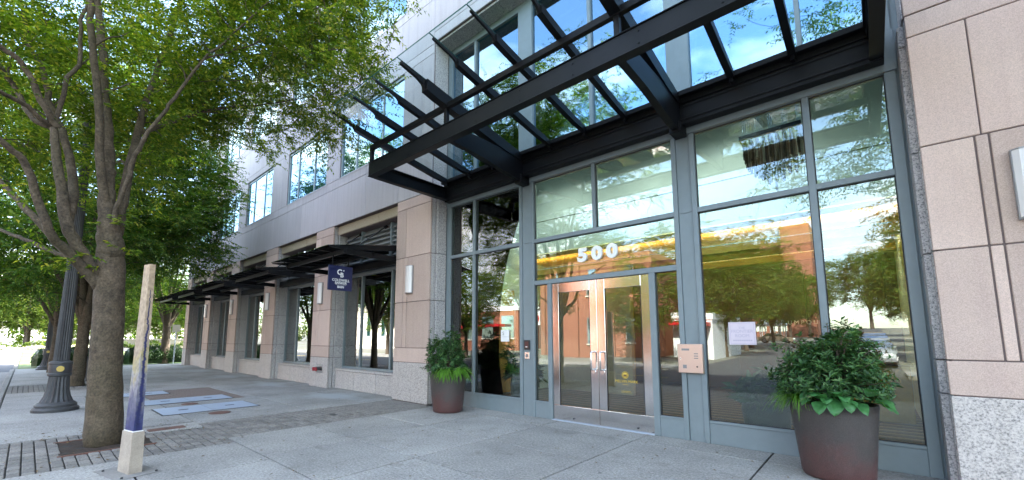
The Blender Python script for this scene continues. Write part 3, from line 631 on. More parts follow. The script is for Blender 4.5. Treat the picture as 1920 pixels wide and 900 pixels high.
# ---- the two door leaves
for sgn, x0, x1 in ((-1, -4.785, -3.795), (1, -3.785, -2.795)):
    st = .15; z0, z1 = .012, 2.655; y0, y1 = 6.955, 7.005
    d = box('door', 'stainless', B, x0, x1, y0, y1, z0, .285, .004)                     # bottom rail carries the leaf
    tag(d, 'polished stainless door leaf on the %s' % ('left' if sgn < 0 else 'right with gold vinyl lettering'))
    box('stile', 'stainless', d, x0, x0+st, y0, y1, .286, z1, .004); box('stile', 'stainless', d, x1-st, x1, y0, y1, .286, z1, .004)
    box('top_rail', 'stainless', d, x0+st+.001, x1-st-.001, y0, y1, 2.47, z1, .004)
    box('pane', 'glass_door', d, x0+st-.01, x1-st+.01, 6.976, 6.986, .28, 2.475)
    b = MB(); 
    for q in (x0+st, x1-st-.012): b.box(q, q+.012, 6.962, 6.975, .287, 2.469)
    b.build('gasket', 'gasket', d)
    hx = x1-.085 if sgn < 0 else x0+.085
    for yy, hy in ((y0, y0-.10), (y1, y1+.10)):
        b = MB()
        b.tube([(hx, yy, 1.32), (hx, hy+(.03 if hy < yy else -.03), 1.32), (hx, hy+(.008 if hy < yy else -.008), 1.312), (hx, hy, 1.29), (hx, hy, 1.03), (hx, hy+(.008 if hy < yy else -.008), 1.008), (hx, hy+(.03 if hy < yy else -.03), 1.0), (hx, yy, 1.0)], .0165, 10)
        b.build('handle', 'pull', d, smooth=True)
    b = MB(); b.tube([(hx, y0, .96), (hx, y0-.012, .96)], .034, 16); b.build('lock', 'pull', d)
    b = MB(); qx = x0+.46 if sgn < 0 else x1-.28; b.tube([(qx, y0, .07), (qx, y0-.02, .07)], .016, 10); b.build('door_stop', 'black', d)
box('threshold', 'hatch', B, -4.79, -2.79, 6.90, 7.06, .0, .011)
# ---- lobby seen through the glass
LB = box('lobby_floor', 'floor_tan', B, -8.2, .62, 7.06, 15.0, -.05, -.004)
k = 0; y = 7.1
while y < 14.8:
    box('floor_strip', 'floor_dark', LB, -8.1, .55, y, y+.16, -.004, .002); y += .33
lobW = box('lobby_wall', 'plaster', B, -8.2, .62, 9.9, 10.05, 4.05, 6.25)
box('lobby_wall', 'plaster', B, -8.2, -8.02, 7.3, 15, 0, 6.25); box('lobby_wall', 'plaster', B, .56, .66, 7.3, 15, 0, 6.25)
box('lobby_ceiling', 'ceil', B, -8.2, .62, 7.06, 10.0, 6.25, 6.4)
box('joint_line', 'black', lobW, -8.0, .55, 9.892, 9.90, 5.02, 5.035)
lowc = box('lobby_soffit', 'wood', B, -8.2, .62, 10.05, 15, 3.95, 4.05)
back = box('lobby_back_wall', 'walnut', B, -8.2, .62, 14.9, 15.05, 0, 4.0)
for a, b_, m in ((-7.9, -6.6, 'wood'), (-6.4, -5.7, 'walnut'), (-5.5, -4.4, 'walnut'), (-3.2, -1.4, 'walnut'), (-1.2, .3, 'walnut')):
    box('wall_panel', m, back, a, b_, 14.84, 14.9, .1, 3.6, .01)
box('timber_beam', 'wood', B, -8.0, .5, 10.1, 10.5, 3.46, 3.62); box('timber_beam', 'wood', B, -8.0, .5, 12.2, 12.5, 3.46, 3.62)
M['cove'] = emit('added_warm_glow', (1.0, .72, .30), 4.0)  # glow for added strips, put in to brighten the wood soffit above
for y in (10.2, 12.3):
    CL = wthing('added_glow_strip', (-3.7, y, 3.62), 'added warm glow strip on the %s lobby beam' % ('front' if y < 11 else 'rear'), 'added light', 'added glow strips on the lobby beams')
    box('strip', 'cove', CL, -7.9, .4, y, y+.12, 3.635, 3.65); box('channel', 'pull', CL, -7.9, .4, y-.02, y-.005, 3.622, 3.66)
box('side_panel', 'wood', B, -8.0, -7.96, 8.1, 9.6, .05, 3.0); box('side_panel', 'walnut', B, -8.0, -7.95, 9.7, 10.8, .05, 2.5)
box('inner_wall', 'cream', B, -8.0, -5.1, 11.3, 11.45, 0, 3.95)
upc = box('upper_room_floor', 'ceil', B, -8.2, .62, 7.06, 12, 6.42, 6.6); 
box('upper_room_wall', 'int_wall', B, -8.2, .62, 12, 12.1, 6.6, 9.4); box('upper_room_wall', 'int_wall', B, -8.3, -8.1, 7.06, 12, 6.6, 9.4); box('upper_room_wall', 'int_wall', B, .60, .7, 7.06, 12, 6.6, 9.4)
box('upper_room_ceiling', 'ceil', B, -8.2, .62, 7.06, 12, 9.30, 9.40)
# recessed downlights upstairs and in the lobby soffit (lit in the photograph)
def downlight(x, y, z, e, parentlabel, warm=(1, .80, .5), group='ceiling downlights'):
    t = wthing('downlight', (x, y, z), parentlabel, 'downlight', group)
    b = MB(); b.lathe([(.10, 0), (.10, -.012), (.085, -.014)], 20, (x, y, z-.002)); b.build('trim_ring', 'white', t)
    b = MB(); b.lathe([(.08, 0), (.08, -.006), (0, -.006)], 20, (x, y, z-.004)); b.build('lens', 'bulb', t)
    ld = bpy.data.lights.new('downlight_lamp', 'SPOT'); ld.energy = e; ld.color = warm; ld.spot_size = R(172); ld.spot_blend = .6; ld.shadow_soft_size = .08
    lo = bpy.data.objects.new('lamp', ld); col.objects.link(lo); lo.location = (x, y, z-.05); lo.parent = t; lo.matrix_parent_inverse = Matrix.Translation(-Vector((x, y, z)))
for x, w_ in ((-4.6, 'leftmost'), (-3.1, 'second from left'), (-1.6, 'third from left'), (-.4, 'rightmost')): downlight(x, 8.1, 9.30, 12, w_+' lit downlight in the upstairs ceiling behind the blue glass', group='upstairs ceiling downlights')
for x, w_ in ((-6.6, 'leftmost'), (-4.4, 'second from left'), (-2.2, 'third from left'), (-.3, 'rightmost')):
    downlight(x, 12.9, 3.95, 7, w_+' warm lit downlight in the low timber lobby soffit', group='lobby soffit downlights')
for x, w_ in ((-6.3, 'left'), (-3.8, 'middle'), (-1.9, 'right')):
    downlight(x, 8.4, 6.25, 30, w_+' one of three lit downlights in the high lobby ceiling', warm=(1, .93, .8), group='high lobby ceiling downlights')

# ================================================================== ENTRANCE CANOPY
CX0, CX1 = -7.86, .36
CN = wthing('entrance_canopy', (-3.75, 6.7, 5.0), 'black steel entrance canopy with tapered fins carrying clear glass panels', 'canopy')
def cbeam(name, x0, x1, y0, y1, z0, z1, m='steel', parent=CN): return box(name, m, parent, x0, x1, y0, y1, z0, z1, .004)
# channel outer beam, end beams, wall beam
ob = cbeam('outer_beam', CX0, CX1, 4.575, 4.60, 5.03, 5.31)
cbeam('flange', CX0, CX1, 4.555, 4.70, 5.015, 5.03, parent=ob); cbeam('flange', CX0, CX1, 4.555, 4.70, 5.31, 5.325, parent=ob)
for x in (CX0, CX1-.14): 
    eb = cbeam('end_beam', x+.02, x+.05, 4.702, 6.72, 5.032, 5.305); cbeam('flange', x, x+.14, 4.704, 6.72, 5.013, 5.03, parent=eb); cbeam('flange', x, x+.14, 4.704, 6.72, 5.308, 5.323, parent=eb)
wb = cbeam('wall_beam', CX0, CX1, 6.725, 6.885, 4.99, 5.33)
for zz in (5.05, 5.27): cbeam('rib', CX0, CX1, 6.71, 6.724, zz, zz+.025, parent=wb)
cbeam('glass_ledge', CX0, CX1, 6.60, 6.72, 5.42, 5.50); cbeam('ledge_riser', CX0, CX1, 6.70, 6.80, 5.331, 5.419)
for k in range(9):
    for q in (5.09, 5.25):
        b = MB(); b.tube([(CX0+.5+k*.92, 4.575, q), (CX0+.5+k*.92, 4.566, q)], .014, 6); b.build('bolt', 'steel', ob)
# upper rail on short posts
rl = cbeam('upper_rail', CX0+.01, CX1, 4.58, 4.66, 5.62, 5.72)
for x in (CX0+.01, -5.42, -2.16, CX1-.09): cbeam('rail_post', x, x+.075, 4.585, 4.655, 5.326, 5.619)
FIN_Y0, FIN_Z0, FIN_Y1, FIN_Z1 = 6.66, 5.50, 3.63, 6.03
def finpt(y): return FIN_Z0+(FIN_Z1-FIN_Z0)*(FIN_Y0-y)/(FIN_Y0-FIN_Y1)
HEAVY = (-5.38, -2.13); FINS = [-7.67, -6.87, -6.12, -5.38, -4.57, -3.77, -2.97, -2.13, -1.29, -.54, .24]
for x in FINS:
    h = .105 if x in HEAVY else .062; w = .075 if x in HEAVY else .045
    prof = []
    for y, k in ((6.66, .75), (6.2, 1.), (5.2, 1.05), (4.35, 1.0), (4.12, .92), (4.06, .5), (3.95, .34), (3.63, .22)):
        prof.append((y, finpt(y), h*k))
    top = [(y, z-.012) for y, z, q in prof]; bot = [(y, z-.012-2*q) for y, z, q in prof][::-1]
    b = MB(); b.prism(top[:5]+bot[3:], 'x', x-w, x+w); f = b.build('fin', 'steel', CN)
    b = MB(); b.prism(top[4:]+bot[:4], 'x', x-w*.38, x+w*.38); b.build('fin_tip', 'steel', f)
    if x in HEAVY:                                         # paired beam under the glass down to the post, with bracket
        b = MB(); b.prism([(6.88, 4.88), (6.88, 5.34), (6.55, 5.40), (4.75, 5.36), (4.70, 5.05), (5.4, 5.02), (6.4, 4.90)], 'x', x-.055, x+.055); b.build('cantilever_beam', 'steel', CN)
        cbeam('bracket', x-.09, x+.09, 6.62, 6.90, 4.84, 5.01)
    else: cbeam('fin_foot', x-.022, x+.022, 6.60, 6.70, 5.335, 5.44)
for a, b_ in zip(FINS[:-1], FINS[1:]):
    vs = []
    y0, y1 = 6.64, 3.56; th = .016; x0, x1 = a-.0+.006, b_-.006
    z0, z1 = finpt(y0)+.004, finpt(y1)+.004
    b = MB(); b.add([(x0, y0, z0), (x1, y0, z0), (x1, y1, z1), (x0, y1, z1), (x0, y0, z0+th), (x1, y0, z0+th), (x1, y1, z1+th), (x0, y1, z1+th)], [(0, 3, 2, 1), (4, 5, 6, 7), (0, 1, 5, 4), (1, 2, 6, 5), (2, 3, 7, 6), (3, 0, 4, 7)])
    g = b.build('glass_panel', 'glass_canopy', CN)
    b = MB()                                               # dark polished edges of the pane
    b.prism([(y1-.004, z1-.002), (y1-.004, z1+th+.002), (y1-.0005, z1+th+.002), (y1-.0005, z1-.002)], 'x', x0, x1)
    for xx in (x0-.004, x1+.0005): b.add([(xx, y0, z0), (xx+.0035, y0, z0), (xx+.0035, y1, z1), (xx, y1, z1), (xx, y0, z0+th), (xx+.0035, y0, z0+th), (xx+.0035, y1, z1+th), (xx, y1, z1+th)], [(0, 3, 2, 1), (4, 5, 6, 7), (0, 1, 5, 4), (1, 2, 6, 5), (2, 3, 7, 6), (3, 0, 4, 7)])
    b.build('edge', 'glass_edge', g)

# ================================================================== SIDE AWNINGS, one for each bay
def awning(a, b_, label):
    t = wthing('glass_awning', ((a+b_)/2, 6.7, 3.7), label, 'awning', 'black steel awnings over the ground-floor windows')
    x0, x1 = a-.12 if a < -13.2 else a-.1, b_-.06
    cb = lambda n, *q: box(n, 'steel', t, *q, .004)
    o_ = cb('outer_beam', x0+.35, x1, 4.98, 5.06, 3.66, 3.76); cb('wall_beam', x0, x1, 6.60, 6.72, 3.62, 3.84)
    cb('middle_beam', x0, x1, 5.75, 5.83, 3.70, 3.80)
    for x in (x0, x1-.06): cb('end_beam', x, x+.06, 5.06, 6.6, 3.64, 3.78)
    n = 6
    fx = [x0+.05+(x1-x0-.1)*k/n for k in range(n+1)]
    zt = lambda y: 4.12-(6.6-y)*.165
    for x in fx:
        b = MB(); b.prism([(6.66, zt(6.66)-.01), (4.64, zt(4.64)-.01), (4.64, zt(4.64)-.03), (5.0, zt(5.0)-.10), (5.8, zt(5.8)-.15), (6.66, zt(6.66)-.16)], 'x', x-.022, x+.022); b.build('fin', 'steel', t)
        MB().box(x-.012, x+.012, 5.0, 5.04, 3.76, zt(5.0)-.08).build('stub', 'steel', t)
    for k in range(n):
        y0, y1 = 6.64, 4.60; th = .014; xa, xb = fx[k]+.004, fx[k+1]-.004; z0, z1 = zt(y0)+.003, zt(y1)+.003
        b = MB(); b.add([(xa, y0, z0), (xb, y0, z0), (xb, y1, z1), (xa, y1, z1), (xa, y0, z0+th), (xb, y0, z0+th), (xb, y1, z1+th), (xa, y1, z1+th)], [(0, 3, 2, 1), (4, 5, 6, 7), (0, 1, 5, 4), (1, 2, 6, 5), (2, 3, 7, 6), (3, 0, 4, 7)])
        b.build('glass_panel', 'glass_awning', t)
    for q in (.32, .70):
        x = x0+(x1-x0)*q; b = MB(); b.tube([(x, 5.75, zt(5.75)), (x, 6.86, 4.90)], .016, 8); b.build('tie_rod', 'steel', t)
        b = MB(); b.tube([(x, 6.80, 4.85), (x, 6.88, 4.92)], .045, 8); b.build('rod_anchor', 'steel', t)
for (a, b_), lab in zip(BAYS, ('nearest black steel awning with glass panels beside the blue hanging sign', 'second black steel awning from the entrance canopy', 'middle of the five black steel awnings along the wall', 'fourth black steel awning from the entrance canopy', 'farthest black steel awning at the end of the building')):
    awning(a, b_, lab)

# ================================================================== SIGNS AND WALL FITTINGS
HS = wthing('hanging_sign', (-10.0, 5.15, 2.78), 'navy blue square hanging sign lettered COLDWELL BANKER BAIN in white', 'sign')
box('sign_board', 'navy', HS, -10.05, -10.0, 4.84, 5.48, 2.77, 3.40, .006)
for y in (4.95, 5.37): box('hanger', 'steel', HS, -10.035, -10.015, y-.012, y+.012, 3.40, 3.66)
RX = (R(90), 0, R(90))
def stext(s, size, y, z, **k): return text('lettering', s, size, 'letter', HS, (-9.9985, y, z), RX, extrude=.0015, **k)
stext('COLDWELL', .088, 5.17, 3.005, offset=.0016); stext('BANKER', .084, 5.17, 2.935, offset=.0016); stext('BAIN', .080, 5.17, 2.835, offset=.0016)
stext('C', .19, 5.125, 3.175, offset=.005); stext('B', .165, 5.19, 3.115, offset=.005)
b = MB(); b.prism([(5.03, 2.912), (5.31, 2.912), (5.31, 2.916), (5.03, 2.916)], 'x', -10.0, -9.997); b.build('divider', 'letter', HS)
star = []
for k in range(10):
    a = math.pi/2+k*math.pi/5; r = .024 if k % 2 == 0 else .011; star.append((5.236+r*math.cos(a), 3.285+r*math.sin(a)))
b = MB(); b.prism(star, 'x', -10.0, -9.997); b.build('star', 'letter', HS)
# 500
N5 = wthing('house_number', (-3.75, 6.94, 3.03), 'three white dimensional numerals reading 500 above the doors', 'house number')
for k, ch in enumerate('500'):
    o = text('digit', ch, .335, 'letter', N5, (-4.06+k*.305, 6.955, 3.04), (R(90), 0, 0), extrude=.022, offset=.019); o.scale = (1.2, 1, 1)
box('standoff_bar', 'pull', N5, -4.15, -3.35, 6.978, 6.984, 3.14, 3.15)
# sconces: one on each pier
def sconce(x, label):
    t = wthing('wall_sconce', (x, YF, 2.72), label, 'wall sconce', 'white wall sconces on the stone piers')
    box('back_plate', 'sconce_frame', t, x-.13, x+.13, YF-.045, YF-.002, 2.72, 3.44, .004)
    prof = [(x-.12, YF-.045), (x-.12, YF-.065), (x-.08, YF-.10), (x, YF-.115), (x+.08, YF-.10), (x+.12, YF-.065), (x+.12, YF-.045)]
    MB().prism(prof, 'z', 2.74, 3.42).build('lens', 'lampglass', t, smooth=False)
    MB().prism([(p[0], p[1]-.004) for p in prof], 'z', 3.42, 3.435).build('cap', 'sconce_frame', t); MB().prism([(p[0], p[1]-.004) for p in prof], 'z', 2.725, 2.74).build('cap', 'sconce_frame', t)
for (a, b_), lab in zip(PIERS[1:], ('farthest slim white sconce on the pink piers', 'slim white sconce on the fourth pier left of the entrance', 'slim white sconce on the third pier left of the entrance', 'slim white sconce on the pier behind the blue hanging sign', 'slim white sconce on the wide pier left of the entrance')):
    sconce(a+(b_-a)*.46, lab)
sconce(1.29, 'white sconce on the pink pier at the right edge, cut by the frame')
# intercom panel, card reader, keypad
IP = wthing('intercom_panel', (-2.15, 6.9, 1.03), 'square champagne metal intercom panel on the grey post right of the doors', 'intercom')
box('housing', 'panelmetal', IP, -2.345, -1.97, 6.86, 6.92, 1.03, 1.475, .008)
box('display', 'grey_plastic', IP, -2.28, -2.165, 6.857, 6.86, 1.375, 1.405); box('keypad', 'grey_plastic', IP, -2.27, -2.215, 6.857, 6.86, 1.10, 1.155)
for k in range(3): box('notice_line', 'grey_plastic', IP, -2.10, -2.04, 6.858, 6.86, 1.32-k*.035, 1.335-k*.035)
b = MB(); b.tube([(-2.06, 6.86, 1.13), (-2.06, 6.852, 1.13)], .012, 12); b.build('lock', 'black', IP)
b = MB(); b.tube([(-2.30, 6.86, 1.25), (-2.30, 6.85, 1.25)], .012, 12); b.build('button', 'pull', IP)
CR = wthing('card_reader', (-5.4, 6.92, 1.34), 'small black card reader with dark red face on the post left of the doors', 'card reader')
box('housing', 'black', CR, -5.475, -5.335, 6.905, 6.94, 1.335, 1.53, .006); box('face', 'screen_red', CR, -5.45, -5.36, 6.902, 6.905, 1.37, 1.50); box('light_bar', 'letter', CR, -5.43, -5.38, 6.9, 6.902, 1.385, 1.40)
KP = wthing('door_button', (-5.4, 6.92, 1.14), 'small square stainless push button below the card reader', 'push button')
box('plate', 'pull', KP, -5.465, -5.345, 6.915, 6.94, 1.145, 1.285, .004); box('button', 'grey_plastic', KP, -5.43, -5.38, 6.91, 6.915, 1.18, 1.245)
# window sign, notice, door vinyl
WS = wthing('window_sign', (-1.45, 6.96, 1.48), 'pale lilac square card sign behind the right-hand window', 'sign')
box('card', 'lilac', WS, -1.62, -1.27, 6.966, 6.974, 1.47, 1.80); b = MB()
for k in range(9): b.box(-1.565+k*.028, -1.545+k*.028, 6.964, 6.966, 1.522, 1.542)
for q in ((-1.60, -1.29, 1.485, 1.489), (-1.60, -1.29, 1.781, 1.785), (-1.60, -1.596, 1.485, 1.785), (-1.294, -1.29, 1.485, 1.785)): b.box(q[0], q[1], 6.964, 6.966, q[2], q[3])
b.build('border', 'lilac_ink', WS)
for s, z, sz in (('THE', 1.70, .045), ('FRONTIER', 1.645, .062), ('ROOM', 1.58, .062)):
    text('lettering', s, sz, 'lilac_ink', WS, (-1.445, 6.965, z), (R(90), 0, 0), extrude=.0008)
NT_ = wthing('window_notice', (-6.05, 7.02, 1.5), 'white square notice on the left-hand entrance window', 'notice')
box('card', 'white', NT_, -6.17, -5.93, 6.968, 6.974, 1.50, 1.75); text('lettering', 'S', .11, 'grey_plastic', NT_, (-6.10, 6.967, 1.64), (R(90), 0, 0), extrude=.0005)
box('rule', 'grey_plastic', NT_, -6.15, -5.96, 6.9665, 6.968, 1.60, 1.604)
DV = wthing('door_vinyl', (-3.25, 6.97, .62), 'gold round logo and MELVIN MARK lettering on the right door glass', 'decal')
b = MB(); b.tube([(-3.29, 6.974, .93), (-3.29, 6.9725, .93)], .062, 28); b.build('disc', 'gold', DV)
b = MB()
for k in range(24):
    a = 2*math.pi*k/24; a2 = 2*math.pi*(k+1)/24
    b.add([(-3.29+r*math.cos(q), 6.972, .93+r*math.sin(q)) for r, q in ((.056, a), (.056, a2), (.046, a2), (.046, a))], [(0, 1, 2, 3)])
b.build('ring', 'walnut', DV)
b = MB(); b.prism([(-3.325, .905), (-3.255, .905), (-3.27, .955), (-3.29, .925), (-3.31, .955)], 'y', 6.970, 6.972); b.build('emblem', 'walnut', DV)
text('lettering', 'MELVIN MARK', .066, 'gold', DV, (-3.27, 6.973, .80), (R(90), 0, 0), extrude=.0008)
b = MB(); b.box(-3.34, -3.24, 6.971, 6.973, .764, .770).box(-3.37, -3.20, 6.971, 6.973, .652, .658).box(-3.37, -3.18, 6.971, 6.973, .632, .636); b.build('rule', 'gold', DV)
# fire department connection
FD = wthing('fire_connection', (-13.7, 6.42, .5), 'twin red-capped fire hose connection on a steel plate low on the stone pier', 'hose connection')
box('plate', 'stainless', FD, -13.86, -13.42, YF-.014, YF-.002, .46, .74, .003)
for x in (-13.80, -13.62):
    b = MB(); b.tube([(x, YF-.015, .60), (x, YF-.11, .585)], .055, 14); b.build('inlet', 'iron', FD); b = MB(); b.tube([(x, YF-.111, .585), (x, YF-.15, .578)], .064, 14); b.build('cap', 'fdc_red', FD)

# ================================================================== LOBBY FURNITURE
CH = wthing('chandelier', (-1.0, 8.5, 6.2), 'square black frame chandelier of hanging timber and glass rods in the lobby', 'chandelier')
fx0, fx1, fy0, fy1 = -1.52, -.62, 8.05, 8.95
for q in ((fx0, fx1, fy0, fy0+.05), (fx0, fx1, fy1-.05, fy1), (fx0, fx0+.05, fy0+.051, fy1-.051), (fx1-.05, fx1, fy0+.051, fy1-.051)): box('frame_bar', 'black', CH, q[0], q[1], q[2], q[3], 5.02, 5.10)
rmat = [surf('chandelier_rod_a', (.26, .18, .12), .4), surf('chandelier_rod_b', (.48, .43, .36), .3), surf('chandelier_rod_c', (.09, .065, .05), .4)]
nr = 9
for i in range(nr):
    for j in range(nr):
        x = fx0+.06+(fx1-fx0-.12)*i/(nr-1); y = fy0+.06+(fy1-fy0-.12)*j/(nr-1)
        d = math.hypot(x-(fx0+fx1)/2, y-(fy0+fy1)/2); L = .86-.95*d+random.uniform(-.08, .08)
        if L < .08: L = .1
        b = MB(); b.box(x-.017, x+.017, y-.017, y+.017, 5.06-L, 5.06); o = b.build('rod', rmat[random.randrange(3)], CH)
b = MB()
for i in range(0, nr, 2):
    for j in range(0, nr, 2): 
        x = fx0+.06+(fx1-fx0-.12)*i/(nr-1); y = fy0+.06+(fy1-fy0-.12)*j/(nr-1); b.box(x-.002, x+.002, y-.002, y+.002, 5.06, 6.25)
tag(b.build('suspension_wires', 'pull', CH), kind='stuff')
RD = wthing('reception_desk', (-.1, 11.2, 0), 'honey wood reception desk at the right side of the lobby', 'desk')
box('desk_body', 'wood', RD, -.75, .45, 10.9, 11.6, 0, 1.05, .01); box('desk_top', 'walnut', RD, -.8, .5, 10.85, 11.65, 1.05, 1.10, .006); box('monitor', 'black', RD, -.45, -.05, 11.2, 11.25, 1.16, 1.45); box('monitor_stand', 'black', RD, -.29, -.21, 11.2, 11.26, 1.10, 1.17)
WL = wthing('wall_lettering', (-1, 14.8, 1.9), 'small white bank name letters on the dark wall at the back', 'lettering')
text('lettering', 'UMPQUA BANK', .16, 'letter', WL, (-1.1, 14.82, 1.98), (R(90), 0, 0), extrude=.004, space=1.5)

# ================================================================== VEGETATION
def smooth_path(P, sub=4):
    P = np.array(P, float); out = []
    Q = np.vstack([2*P[0]-P[1], P, 2*P[-1]-P[-2]])
    for i in range(1, len(Q)-2):
        for t in np.linspace(0, 1, sub, endpoint=False):
            a, b, c, d = Q[i-1], Q[i], Q[i+1], Q[i+2]
            out.append(.5*((2*b)+(-a+c)*t+(2*a-5*b+4*c-d)*t*t+(-a+3*b-3*c+d)*t**3))
    out.append(P[-1]); return np.array(out)
def leaf_mesh(name, C, D, N, L, W, fold=.25):
    """one folded blade per leaf: centre-base C, direction D, normal N"""
    n = len(C); S = np.cross(D, N); S /= np.linalg.norm(S, axis=1)[:, None]+1e-9
    L = L[:, None]; W = W[:, None]
    base = C; tip = C+D*L-N*L*.12; mid = C+D*L*.45
    l = mid+S*W*.5+N*W*fold; r = mid-S*W*.5+N*W*fold
    V = np.stack([base, l, tip, r], 1).reshape(-1, 3)
    me = bpy.data.meshes.new(name); me.vertices.add(4*n); me.vertices.foreach_set('co', V.astype(np.float32).ravel())
    i = np.arange(n)*4; F = np.stack([i, i+1, i+2, i, i+2, i+3], 1).ravel().astype(np.int32)
    me.loops.add(6*n); me.loops.foreach_set('vertex_index', F); me.polygons.add(2*n)
    me.polygons.foreach_set('loop_start', np.arange(2*n, dtype=np.int32)*3); me.polygons.foreach_set('loop_total', np.full(2*n, 3, np.int32))
    me.update(); me.validate(); return me
def unit(v): return v/(np.linalg.norm(v, axis=-1, keepdims=True)+1e-9)
def spray_leaves(tips, dirs, per, spread, L, rng, droop=.25, flat=.55):
    """leaf sprays: short twigs leave each tip, leaves alternate along the twigs in flat layers"""
    nT = len(tips); ntw = per[0]; nl = per[1]
    T = np.repeat(tips, ntw, 0); Dm = np.repeat(dirs, ntw, 0)
    td = unit(Dm*.6+rng.normal(0, .75, T.shape)*np.array([1, 1, .45])); td[:, 2] -= droop*.5; td = unit(td)
    start = T+rng.normal(0, spread*.30, T.shape)*np.array([1, 1, .6]); tl = spread*rng.uniform(.5, 1.2, len(T))
    A = np.repeat(start, nl, 0); B_ = np.repeat(td, nl, 0); k = np.tile(np.arange(nl), len(T)); u = (k+.5)/nl
    P = A+B_*(np.repeat(tl, nl)*u)[:, None]; P[:, 2] -= droop*.35*np.repeat(tl, nl)*u*u
    side = np.cross(B_, np.array([0, 0, 1.])); side = unit(side)*np.where(k % 2 == 0, 1, -1)[:, None]
    D = unit(B_*.65+side*.75+rng.normal(0, .22, P.shape)); D[:, 2] -= droop; D = unit(D)
    N = unit(np.array([0, 0, 1.])*flat*2+rng.normal(0, .55, P.shape)); N = unit(N-D*(N*D).sum(1)[:, None])
    n = len(P); LL = L*rng.uniform(.7, 1.25, n)*(1-.25*u); return P, D, N, LL, LL*rng.uniform(.36, .46, n)
def tree(name, base, limbs, ells, nclus, per, spread, L, label, cat='tree', group=None, leaf='leaf', bark='bark', reject=None, seed=1, twig_r=.012, extra=None, rings=9, thin=1.):
    rng = np.random.default_rng(seed); root = wthing(name, base, label, cat, group)
    mb = MB(); nodes = []; rad = []
    for P in limbs:
        S = smooth_path(P, 5); pts = S[:, :3].copy(); rr = np.maximum(S[:, 3]*(thin if len(nodes) else 1.), .006)
        pts[1:-1] += rng.normal(0, .008, pts[1:-1].shape); mb.tube(pts, list(rr), rings)
        nodes += list(pts[2:]); rad += list(rr[2:])
    nodes = np.array(nodes); rad = np.array(rad)
    # cluster tips through the crown volume
    tips = []
    for (c, r, n) in ells:
        k = 0
        while k < n:
            v = rng.normal(0, 1, 3); v /= np.linalg.norm(v); q = rng.uniform(.25, 1.)**.45
            lump = 1+.16*math.sin(3*v[0]+5*v[1]+c[0])+.12*math.sin(7*v[2]+4*v[0])
            p = np.array(c)+v*np.array(r)*q*lump
            k += 1
            if p[2] < base[2]+1.9: continue
            if reject and reject(p): continue
            tips.append(p)
    tips = np.array(tips); dirs = []
    order = np.argsort(np.linalg.norm(tips-nodes.mean(0), axis=1))
    tw = MB(); grown = [nodes]; grad = [rad]
    for i in order:
        p = tips[i]; Nn = np.vstack(grown); Rr = np.concatenate(grad)
        d = np.linalg.norm(Nn-p, axis=1)+np.maximum(0, Nn[:, 2]-p[2]+.2)*1.2; j = int(np.argmin(d)); a = Nn[j]; L_ = np.linalg.norm(p-a)
        m1 = a+(p-a)*.35+np.array([0, 0, .10*L_])+rng.normal(0, .06*L_, 3); m2 = a+(p-a)*.7+np.array([0, 0, .07*L_])+rng.normal(0, .05*L_, 3)
        r0 = min(Rr[j]*.65, .010+.014*L_); path = smooth_path(np.array([a, m1, m2, p]), 3); rr = np.linspace(max(r0, twig_r*.6), twig_r*.35, len(path))
        tw.tube(path, list(rr), 5, cap=False); grown.append(path[2:]); grad.append(rr[2:])
        dirs.append((i, unit(p-m2)))
    dd = np.zeros_like(tips)
    for i, v in dirs: dd[i] = v
    b0 = len(mb.v); mb.v += tw.v; mb.f += [tuple(k+b0 for k in f) for f in tw.f]
    mb.build('trunk', bark, root, smooth=True)
    P, D, N, LL, W = spray_leaves(tips, dd, per, spread, L, rng)
    if extra is not None:
        E_ = spray_leaves(np.array(extra), unit(rng.normal(0, 1, (len(extra), 3))), (5, 9), .28, L, rng); P, D, N, LL, W = [np.concatenate([a, b]) for a, b in zip((P, D, N, LL, W), E_)]
    me = leaf_mesh('crown', P, D, N, LL, W); tag(link('crown', me, leaf, root), kind='stuff')
    return root
